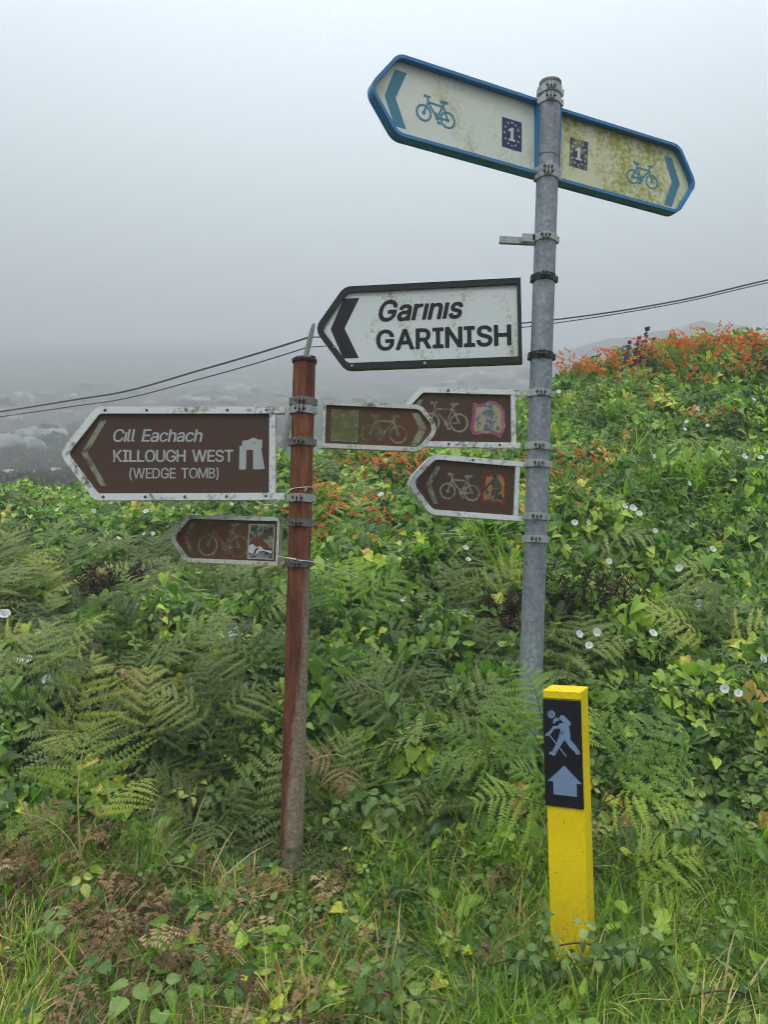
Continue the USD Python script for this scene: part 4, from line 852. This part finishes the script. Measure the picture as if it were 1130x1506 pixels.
for k, p_ in enumerate(rocks):
    usdkit.mesh(stage, str(p_.GetPath()) + '/stone', rock(g, [.45, .6, .35, .5, .7][k]), m_rock, 35)
rock_list = [(66, 632, 84), (6, 655, 100), (6, 708, 60), (88, 690, 34), (30, 580, 40), (70, 572, 30), (128, 560, 26), (300, 582, 62), (362, 566, 46), (312, 548, 34), (372, 550, 30), (345, 541, 30), (318, 505, 32), (150, 474, 40), (345, 600, 30), (735, 551, 80), (640, 548, 44), (665, 556, 30), (230, 590, 24), (20, 610, 30), (95, 600, 24), (560, 560, 24), (180, 530, 30), (255, 520, 22), (400, 530, 24), (60, 500, 26), (250, 475, 28), (860, 520, 22), (1010, 480, 24), (905, 505, 20), (600, 590, 22), (15, 690, 30), (45, 668, 26), (90, 655, 22), (110, 580, 30), (160, 585, 22), (200, 570, 24), (215, 548, 22), (270, 560, 26), (330, 530, 30), (385, 590, 26), (410, 575, 24), (350, 520, 22), (285, 520, 18), (100, 535, 24), (30, 545, 26), (5, 600, 26), (135, 610, 22), (690, 545, 34), (770, 560, 30), (560, 575, 20), (120, 500, 20)]
for k, (px, py, w) in enumerate(rock_list):
    p = hit(px, py + 6, 24, 430)
    if p[2] > S(p[0], p[1]) + .5: continue
    s_ = w / FPX * p[1] * .62
    lab = {0: 'pale rock slab above the left edge of the tomb sign', 6: 'large pale boulder on the hill right of centre of the tomb sign top', 14: 'wide pale rock slab seen between white sign and pink emblem sign', 1: 'pale rock face cut by the left edge of the picture'}.get(k)
    reg = ('at the far left above the ferns', 'rocks at the far left') if px < 110 else ('on the hill behind the left half of the tomb sign', 'rocks behind the left half of the tomb sign') if px < 260 else ('on the hill between tomb sign and rusty pole', 'rocks left of the rusty pole') if px < 430 else ('on the hill under the white place sign', 'rocks under the white sign') if px < 790 else ('on the far ridge right of the steel pole', 'rocks on the far ridge')
    thing('rock_outcrop', lab or 'foggy grey rock outcrop ' + reg[0], 'rock', (p[0], p[1], float(S(p[0], p[1])) - s_ * .12), eul(.25, g.normal(0, .15), g.uniform(-.4, .4)), s_, reg[1] if not lab else None, ref=rocks[k % 5])

# ------------------------------------------------------------------ montbretia, bindweed flowers, purple spikes
def sword_tuft(n, g, hgt=.75):
    parts = []
    for k in range(n):
        h = hgt * g.uniform(.6, 1.05); az = g.uniform(0, 6.28); b = g.uniform(.1, .8); s = np.linspace(0, 1, 6)
        x_ = h * b * s ** 1.8 * .7; z_ = h * (s - .3 * b * s ** 2.2); c = np.stack([x_ * math.cos(az), x_ * math.sin(az), z_], 1) + np.array([g.normal(0, .07), g.normal(0, .07), 0])
        sd = np.array([-math.sin(az + g.normal(0, .5)), math.cos(az), 0]); wv = .011 * np.array([.8, 1, 1, .9, .6, .05])
        parts.append((np.vstack([c - sd * wv[:, None], c + sd * wv[:, None]]), np.array([(i, i + 6, i + 7) for i in range(5)] + [(i, i + 7, i + 1) for i in range(5)])))
    return joinVF(parts)
def blossom(g, s=.032):
    V, F = [[0, 0, 0]], []
    for k in range(6):
        a_ = k * math.pi / 3; q = len(V)
        for da, r_, h_ in ((-.48, .62, .5), (0, 1.05, .7), (.48, .62, .5)): V.append([r_ * math.cos(a_ + da), r_ * math.sin(a_ + da), h_])
        F += [(0, q, q + 1), (0, q + 1, q + 2)]
    return np.array(V) * s, np.array(F)
def flower_stem(g, hgt):
    az = g.uniform(0, 6.28); b = g.uniform(.3, .9); s = np.linspace(0, 1, 14)
    x_ = hgt * b * s ** 2.2 * .55; z_ = hgt * (s - .22 * b * s ** 3)
    P = np.stack([x_ * math.cos(az), x_ * math.sin(az), z_], 1) + [g.normal(0, .06), g.normal(0, .06), 0]
    st = tube(P, np.linspace(.004, .0015, 14), 4)
    fl = []
    for br in range(g.integers(1, 4)):
        i0 = 13 - br * 3; dirv = np.array([math.cos(az + (br - 1) * .9), math.sin(az + (br - 1) * .9), .5])
        for k in range(9 if br == 0 else 6):
            c = P[i0] + (k * .026) * dirv * (1 if br else .8) + ([0, 0, 0])
            fl.append(xf(blossom(g, g.uniform(.026, .042) * (1 - k * .06)), eul(g.uniform(-1.0, 1.0), g.uniform(-1.0, 1.0), g.uniform(0, 6)), 1.0, c + g.normal(0, .006, 3)))
    return st, joinVF(fl)
mont = []
for k in range(4):
    p_ = proto('montbretia_shape')
    usdkit.mesh(stage, f'{p_.GetPath()}/leaf_tuft', sword_tuft(26, g), m_sword, False)
    for j in range(9):
        st, fl = flower_stem(g, g.uniform(.7, 1.0))
        nm = 'flower_stem' + ('' if j == 0 else f'_{j:03d}')
        usdkit.mesh(stage, f'{p_.GetPath()}/{nm}', st, m_mstem, False)
        usdkit.mesh(stage, f'{p_.GetPath()}/{nm}/blossom', fl, m_orange, False)
    mont.append(p_)
mont_top = [(835, 556), (850, 552), (868, 548), (886, 545), (903, 540), (960, 534), (976, 530), (992, 527), (1008, 524), (1022, 522), (1036, 520), (1050, 518), (1064, 518), (1078, 517), (1092, 520), (1106, 522), (1120, 522), (1140, 520), (1000, 545), (1035, 548), (1085, 550), (1110, 552), (900, 562)]
for k, (px, py) in enumerate(mont_top):
    p = hit(px, py + 10)
    thing('montbretia_clump', 'montbretia clump with orange flowers on the crest ' + ('just right of the steel pole' if px < 912 else 'in the middle of the right-hand bank' if px < 1030 else 'near the right edge of the picture'), 'flowers', (p[0], p[1], S(p[0], p[1]) - .14), rotz(g.uniform(0, 6.28)), g.uniform(.45, .66), 'orange montbretia on the crest, ' + ('left part' if px < 912 else 'middle' if px < 1030 else 'right end'), ref=mont[k % 4])
mont_mid = [(478, 700), (500, 670), (520, 690), (545, 700), (560, 678), (585, 690), (600, 715), (480, 735), (560, 745), (545, 770), (500, 760), (468, 800), (612, 690), (640, 660), (822, 722), (842, 716), (858, 694), (816, 690), (876, 690), (935, 568), (968, 592), (1030, 572), (1008, 566), (455, 775), (1045, 625)]
for k, (px, py) in enumerate(mont_mid):
    p = hit(px, py)
    s_ = g.uniform(.42, .6)
    thing('montbretia_clump', 'montbretia with orange flowers ' + ('close beside the rusty pole' if px < 485 else 'through bindweed between the two poles' if px < 700 else 'low beside the steel pole, below the crest' if py > 660 else 'below the crest of the right-hand bank'), 'flowers', (p[0], p[1], p[2] - .50 * s_), rotz(g.uniform(0, 6.28)), s_, 'orange montbretia ' + ('beside the rusty pole' if px < 485 else 'between the poles' if px < 700 else 'beside the steel pole' if py > 660 else 'below the crest'), ref=mont[(k + 1) % 4])
spk = proto('purple_spike_shape')
usdkit.mesh(stage, f'{spk.GetPath()}/stem', tube(np.array([[0, 0, 0], [.02, 0, .3], [.05, .01, .62]]), .005, 5), m_stalk, False)
fl = []
for k in range(90):
    f = g.uniform(0, 1); a_ = g.uniform(0, 6.28); r_ = .034 * (1.1 - f * .75)
    fl.append(xf(blossom(g, .022), eul(g.uniform(0, 1.5), 0, a_), 1.0, np.array([.02 + .1 * f ** 1.3 + r_ * math.cos(a_), r_ * math.sin(a_), .28 + .5 * f])))
usdkit.mesh(stage, f'{spk.GetPath()}/blossom', joinVF(fl), m_purple, False)
for (px, py, s_) in [(917, 548, .9), (930, 540, .85), (940, 540, 1.0), (952, 538, .8)]:
    p = hit(px, py + 8)
    thing('purple_flower_spike', 'slender purple flower spike on the crest among orange flowers', 'flower', (p[0], p[1], S(p[0], p[1]) - .22), rotz(g.uniform(-.5, .5)), s_, 'purple flower spikes on the crest of the bank', ref=spk)
def trumpet(g):
    prof = np.array([[.06, 0], [.09, .25], [.16, .55], [.42, .86], [.62, .95], [.70, .90]])
    n = 20; V = []
    for k, (r_, z_) in enumerate(prof):
        a_ = np.arange(n) * 2 * np.pi / n; rr = r_ * (1 + (.03 * np.cos(a_ * 5) if k > 2 else 0))
        V.append(np.stack([rr * np.cos(a_), rr * np.sin(a_), z_ + (.05 * np.cos(a_ * 5 + 1) if k > 3 else 0 * a_)], 1))
    F = []
    for i in range(len(prof) - 1):
        for j in range(n):
            q0, q1, q2, q3 = i * n + j, i * n + (j + 1) % n, (i + 1) * n + (j + 1) % n, (i + 1) * n + j
            F += [(q0, q1, q2), (q0, q2, q3)]
    return np.vstack(V) * .05, np.array(F)
tr = proto('bindweed_flower_shape')
usdkit.mesh(stage, f'{tr.GetPath()}/trumpet', trumpet(g), m_white, True)
usdkit.mesh(stage, f'{tr.GetPath()}/calyx', tube(np.array([[0, 0, -.03], [0, 0, 0], [0, 0, .012]]), np.array([.002, .006, .005]), 6), m_stem, False)
fl_list = [(820, 593), (1094, 606), (1015, 620), (1001, 637), (1034, 644), (995, 648), (956, 690), (1076, 694), (1102, 697), (1126, 675), (1114, 683), (1001, 730), (911, 766), (926, 770), (919, 776), (901, 767), (852, 785), (836, 789), (947, 802), (1031, 831), (987, 855), (980, 893), (1015, 913), (878, 848), (940, 950), (858, 967), (865, 947), (843, 950), (1106, 991), (1049, 1031), (1068, 1038), (13, 929), (357, 961), (67, 994), (94, 1019), (51, 995), (87, 768), (142, 764), (221, 770), (217, 801), (229, 801), (330, 746), (344, 756), (414, 810), (178, 814), (564, 749), (607, 682), (490, 892), (595, 900), (681, 826), (679, 843), (797, 895)]
def where_flower(px, py):
    if px < 130 and py > 900: return 'small white bindweed flower in the fern thicket near the left edge', 'white flowers in the thicket by the left edge'
    if px < 460 and py < 830: return ('white bindweed flower in the strip of leaves under the left half of the tomb sign', 'white flowers under the left half of the tomb sign') if px < 250 else ('white bindweed flower in the leaves between tomb sign and small red-brown sign', 'white flowers beside the small red-brown sign')
    if px < 720: return ('white bindweed flower among orange flowers between the two poles', 'white flowers among the orange between the poles') if py < 800 else ('white bindweed flower in the green hedge between the two poles', 'white flowers in the hedge between the poles')
    if py > 925: return ('white bindweed flower just above the yellow post', 'white flowers just above the yellow post') if px < 900 else ('white bindweed flower low on the bank to the right of the yellow post', 'white flowers low on the right of the yellow post')
    if py < 660: return 'white bindweed flower high on the right-hand bank under the crest', 'white flowers high on the right-hand bank'
    if py < 760: return 'white bindweed flower halfway up the bank near the right edge', 'white flowers halfway up near the right edge'
    if px < 960: return 'white bindweed flower close to the dark heath bush right of the steel pole', 'white flowers close to the dark heath bush'
    return 'white bindweed flower by the large dark fern at the right', 'white flowers by the large dark fern'
own = {31: 'large white bindweed flower at the far left edge of the picture', 32: 'large white bindweed flower just left of the rusty pole', 0: 'white bindweed flower high on the bank touching the steel pole', 28: 'lowest white bindweed flower at the far right edge'}
for k, (px, py) in enumerate(fl_list):
    p = hit(px, py); n1 = normal(p[0:1], p[1:2])[0]
    d = n1 * .5 + np.array([g.normal(0, .5), -.8, .3 + g.normal(0, .3)]); d /= np.linalg.norm(d)
    R0 = rot_to(d[None], np.array([[0, 0, -1.0]]), np.array([g.uniform(0, 6)]))[0]
    thing('bindweed_flower', own.get(k, where_flower(px, py)[0]), 'flower', p + n1 * .09 + np.array([0, -.10, .02]), R0, {32: 1.25, 31: 1.1}.get(k, g.uniform(.5, .75)), None if k in own else where_flower(px, py)[1], ref=tr)

# ------------------------------------------------------------------ single plants in the foreground
def fern_plant(name, label, px, py, Y, fr, mat, smat, group=None, lean=.6):
    """A bracken plant rooted under the point that shows at px, py; fr: (prototype, length, azimuth, tilt) of each frond."""
    p = at(px, py, Y)
    t = thing(name, label, 'fern', p, None, 1.0, group)
    for (k, L, az_, tl) in fr:
        R0 = rotx(lean) @ rotz(az_) @ roty(tl)
        f = obj('frond', xf(FR[k][0], R0, L), mat, t, smooth=False)
        obj('stalk', xf(FR[k][1], R0, L), smat, f, smooth=False)
    return t
H_ = math.pi
fern_plant('bracken_plant', 'yellow-green bracken with yellow stalk at lower left', 118, 1262, 3.15, [(3, .60, 1.75, -.1), (1, .44, .9, .15), (4, .42, 2.9, .2)], m_brackY, m_ystem, lean=.25)
fern_plant('bracken_plant', 'bracken frond reaching left from behind the yellow post', 838, 1210, 3.02, [(1, .44, H_ * 1.0, .45), (0, .36, H_ * .9, .1)], m_brackL, m_stem)
fern_plant('bracken_plant', 'bright bracken in front of the foot of the steel pole', 805, 1120, 3.45, [(0, .46, H_ * .95, .1), (1, .48, 1.9, .0), (2, .42, -2.6, .1), (4, .40, .6, .2)], m_brackL, m_stem)
fern_plant('bracken_plant', 'fan of bracken left of the steel pole foot', 745, 1150, 3.45, [(2, .44, 2.6, .15), (4, .42, 3.2, .1), (0, .38, 1.2, .1)], m_brackL, m_stem)
fern_plant('bracken_plant', 'arching green bracken just right of the yellow post', 880, 1190, 3.12, [(4, .50, .15, .05), (1, .54, .65, .0), (2, .42, -.5, .15)], m_brackL, m_stem)
fern_plant('bracken_plant', 'drooping bracken frond low at the right of the yellow post', 905, 1300, 3.25, [(2, .44, .1, .3), (4, .38, -.6, .3)], m_brackL, m_stem)
fern_plant('bracken_plant', 'large dark bracken hanging beside bindweed at the right', 1050, 985, 4.35, [(1, .62, 1.9, .0), (2, .58, .9, .1), (4, .6, -1.5, .2), (0, .55, .1, .1), (3, .55, 2.8, .1)], m_brack, m_stem)
fern_plant('bracken_plant', 'green bracken at the right edge below the dark fern', 1110, 1050, 4.1, [(4, .5, 1.6, .1), (1, .48, 2.6, .2), (0, .45, -1.6, .2)], m_brack, m_stem)
fern_plant('bracken_plant', 'dark bracken in the shady hollow left of the rusty pole', 215, 1130, 3.95, [(0, .55, 1.6, 0), (3, .5, 2.5, .1), (1, .5, .5, .1)], m_brack, m_stem)
fern_plant('bracken_plant', 'green bracken over the thicket at the left edge', 40, 1060, 3.85, [(3, .55, 1.5, .1), (2, .5, .6, .1), (1, .5, 2.6, 0)], m_brack, m_stem)
fern_plant('bracken_plant', 'bracken between the two poles at mid height of the hedge', 600, 1090, 4.0, [(3, .52, 2.2, .1), (1, .5, 1.2, .1), (0, .52, 3.0, .1), (2, .45, .1, .1)], m_brack, m_stem)
fern_plant('bracken_plant', 'small bracken fronds touching the rusty pole on its left', 390, 1010, 3.9, [(2, .45, 2.2, .1), (0, .45, 3.0, .1), (4, .42, 1.2, .1)], m_brack, m_stem)
fern_plant('bracken_plant', 'light green bracken between the rusty pole and the steel pole, high', 520, 930, 4.6, [(1, .52, 1.7, .0), (3, .5, 2.6, .1), (0, .5, .5, .1)], m_brackL, m_stem)
fern_plant('bracken_plant', 'bracken arching over the hollow at far left below the thicket', 320, 1085, 3.85, [(1, .48, 1.9, .1), (4, .45, .7, .2), (2, .46, 2.9, .1)], m_brack, m_stem)
fern_plant('withered_fern', 'reddish withered bracken frond right of the rusty pole', 500, 1130, 3.7, [(2, .30, H_ * 1.1, .25), (4, .26, -1.4, .3)], m_dead, m_stalk)
for k, (px, py, Y, lab) in enumerate([(40, 1440, 2.75, 'brown dead bracken heap in the bottom left corner'), (195, 1430, 2.8, 'brown dead bracken lying in grass at the lower left'), (240, 1490, 2.65, 'crumpled brown bracken at the bottom edge left of centre'), (255, 1370, 3.1, 'rust-coloured dead fern heap in front of the rusty pole'), (330, 1500, 2.65, 'brown bracken tangle at the bottom edge'), (20, 1250, 3.2, 'grey-brown dead fern at the left edge'), (120, 1490, 2.6, 'brown bracken litter at the lower left edge'), (545, 1400, 3.05, 'small brown dead fern spray in grass between the posts')]):
    fern_plant('withered_fern', lab, px, py, Y, [(k % 5, .30, g.uniform(0, 6.28), .5), ((k + 1) % 5, .27, g.uniform(0, 6.28), .6), ((k + 2) % 5, .25, g.uniform(0, 6.28), .4), ((k + 3) % 5, .24, g.uniform(0, 6.28), .7)], m_dead, m_stalk, lean=.2)
# withered brown heath bushes right of the steel pole
def heath_bush(name, label, px, py, Y, hgt, wid, seed):
    gg = np.random.default_rng(seed); p = at(px, py, Y); t = thing(name, label, 'bush', p)
    br, lv = [], []
    for k in range(26):
        az_ = gg.uniform(0, 6.28); sp = gg.uniform(.1, 1) * wid; h = hgt * gg.uniform(.55, 1.05); s = np.linspace(0, 1, 8)
        P = np.stack([sp * s ** 1.3 * math.cos(az_), sp * s ** 1.3 * math.sin(az_), h * s], 1) + gg.normal(0, .012, (8, 3)) * s[:, None]
        br.append(tube(P, np.linspace(.006, .002, 8), 4))
        for q in range(60):
            f = gg.uniform(.2, 1); i = int(f * 7); c = P[i] + (P[min(i + 1, 7)] - P[i]) * (f * 7 - i)
            d = gg.normal(0, 1, 3); d[2] += .7; d /= np.linalg.norm(d); ln = gg.uniform(.03, .075); w_ = np.cross(d, gg.normal(0, 1, 3)); w_ /= np.linalg.norm(w_)
            lv.append((np.array([c - w_ * .0025, c + w_ * .0025, c + d * ln * .6 + w_ * .004, c + d * ln, c + d * ln * .6 - w_ * .004]), np.array([[0, 1, 2], [0, 2, 4], [4, 2, 3]])))
    obj('branch', joinVF(br), m_stalk, t, smooth=False); obj('foliage', joinVF(lv), m_heathbush, t, smooth=False)
heath_bush('withered_bush', 'brown withered heath bush just right of the steel pole', 850, 960, 4.45, .52, .30, 1)
heath_bush('withered_bush', 'dark brown heath bush beside white flowers right of the steel pole', 895, 965, 4.6, .46, .32, 2)
heath_bush('withered_bush', 'small grey-brown heath bush left of the steel pole', 735, 960, 4.5, .32, .25, 3)
heath_bush('withered_bush', 'dark heath bush in the thicket above the dead fern at left', 170, 900, 5.2, .32, .35, 4)

# brambles and docks one can pick out
def bramble_plant(label, px, py, Y, n, rad, size, seed, droop=-1, w=.34, name='bramble'):
    gg = np.random.default_rng(seed); p = at(px, py, Y); t = thing(name, label, 'bramble', p)
    s = np.linspace(0, 1, 9); P = np.stack([rad * (s - .5) * 2, -.10 * np.sin(s * 3.1), .10 * np.sin(s * 3.1) - .04 * s], 1)
    obj('stem', tube(P, .003, 5), m_stalk, t, smooth=False)
    for k in range(n):
        i = int(gg.integers(0, 9)); c = P[i] + np.array([gg.normal(0, .03), -gg.uniform(.0, .07), gg.normal(.02, .05)])
        R0 = eul(gg.uniform(.2, 1.0), gg.normal(0, .3), gg.normal(0, .9)); s0 = size * gg.uniform(.75, 1.15)
        parts = [xf(ovate_leaf(gg.uniform(.15, .35), gg.uniform(.1, .35), .05, w), R0 @ eul(gg.normal(0, .2), gg.normal(0, .2), az_), s0 * q, R0 @ np.array(o_) * s0) for az_, q, o_ in ((0, 1.0, (0, -.5, 0)), (1.3, .82, (.1, -.06, 0)), (-1.3, .82, (-.1, -.06, 0)))]
        V, F = joinVF(parts)
        obj('leaf', (V + c, F), m_bram, t, smooth=False)
for k, a_ in enumerate([('pale bramble spray at the middle of the hedge foot', 545, 1195, 3.62, 11, .17, .070), ('bramble spray low right of the rusty pole', 500, 1240, 3.66, 10, .16, .066), ('bramble leaves near the bottom edge right of centre', 545, 1462, 2.62, 9, .13, .066),
                        ('leafy bramble wrapping the foot of the yellow post', 850, 1402, 2.66, 12, .14, .050), ('bramble creeping right from the foot of the yellow post', 925, 1420, 2.68, 10, .15, .050), ('bramble leaves left of the foot of the yellow post', 765, 1425, 2.68, 10, .14, .050),
                        ('bluish bramble leaves in grass at lower left', 130, 1370, 2.95, 7, .14, .066), ('broad bramble leaves lying at the bottom left of centre', 215, 1455, 2.6, 4, .08, .080), ('bramble leaves in front of the rusty pole foot', 345, 1335, 3.25, 8, .13, .064),
                        ('bramble leaves at the bottom right corner', 1060, 1470, 2.6, 9, .14, .062), ('pale bramble spray over the verge at right', 1010, 1235, 3.45, 10, .14, .066), ('bramble tips in the grass below the centre', 640, 1480, 2.6, 8, .12, .066), ('bramble leaves beside the dead fern at the bottom', 330, 1450, 2.75, 5, .09, .066), ('bramble spray in the hedge halfway between the posts', 660, 1150, 3.6, 9, .14, .062)]):
    bramble_plant(*a_, seed=100 + k)
# cut stubs, dry stalks
for k, (px, py, Y, hh, tl, lab) in enumerate([(382, 1395, 3.0, .09, .02, 'short orange cut stem in front of the rusty pole'), (320, 1400, 3.0, .075, .0, 'short orange cut stem at left of the pole foot'), (465, 1420, 2.9, .15, .22, 'leaning orange cut stem right of the pole foot'), (408, 1500, 2.65, .19, .0, 'upright brown cut stem at the bottom edge'), (478, 1450, 2.8, .10, .03, 'thin orange cut stem in the grass at centre'), (538, 1440, 2.85, .10, -.05, 'small orange cut stem below the centre'), (487, 1335, 3.3, .10, -.08, 'orange cut stem beside the rusty pole foot'), (573, 1395, 3.1, .15, -.02, 'straight orange reed stub left of the yellow post'), (700, 1390, 3.1, .06, .0, 'tiny brown stub just left of the yellow post'), (1110, 1440, 2.8, .08, .1, 'brown stub near the right edge of the verge')]):
    p = at(px, py, Y)
    tag(obj('cut_stem', tube(np.array([p - [0, 0, .05], p, p + [tl * hh, 0, hh * .5], p + [tl * hh * 2, -.01, hh]]), np.array([.006, .0055, .005, .0045]), 7), m_stub, smooth=40), lab, 'stem')
for k, (pts, Ys, lab) in enumerate([([(503, 978), (520, 998), (545, 1012), (562, 1020)], [3.75, 3.8, 3.85, 3.9], 'pale dry stem poking out of the hedge right of the rusty pole'), ([(450, 1122), (475, 1112), (496, 1109), (512, 1116), (528, 1126)], [3.6, 3.62, 3.64, 3.66, 3.7], 'bleached stem curving out beside the rusty pole'),
                                     ([(1068, 1040), (1100, 1018), (1130, 998), (1160, 980)], [4.0, 3.95, 3.9, 3.9], 'pale bare branch at the right edge'), ([(258, 1130), (270, 1152), (282, 1178)], [3.5, 3.52, 3.55], 'short pale straw leaning at left of the rusty pole'),
                                     ([(290, 1062), (305, 1076), (311, 1092), (311, 1110)], [3.8, 3.8, 3.82, 3.85], 'curled pale dry stalk left of the rusty pole'), ([(560, 1355), (600, 1340), (640, 1328), (665, 1340)], [3.2, 3.25, 3.3, 3.4], 'dry grass stalk arching at the hedge foot between the posts'), ([(98, 1470), (150, 1468), (210, 1478)], [2.7, 2.65, 2.65], 'bleached straw lying in the lower left grass')]):
    P = np.array([at(px, py, Y) for (px, py), Y in zip(pts, Ys)])
    tag(obj('dry_stalk', tube(P, np.linspace(.004, .002, len(P)), 5), m_straw, smooth=True), lab, 'stalk')
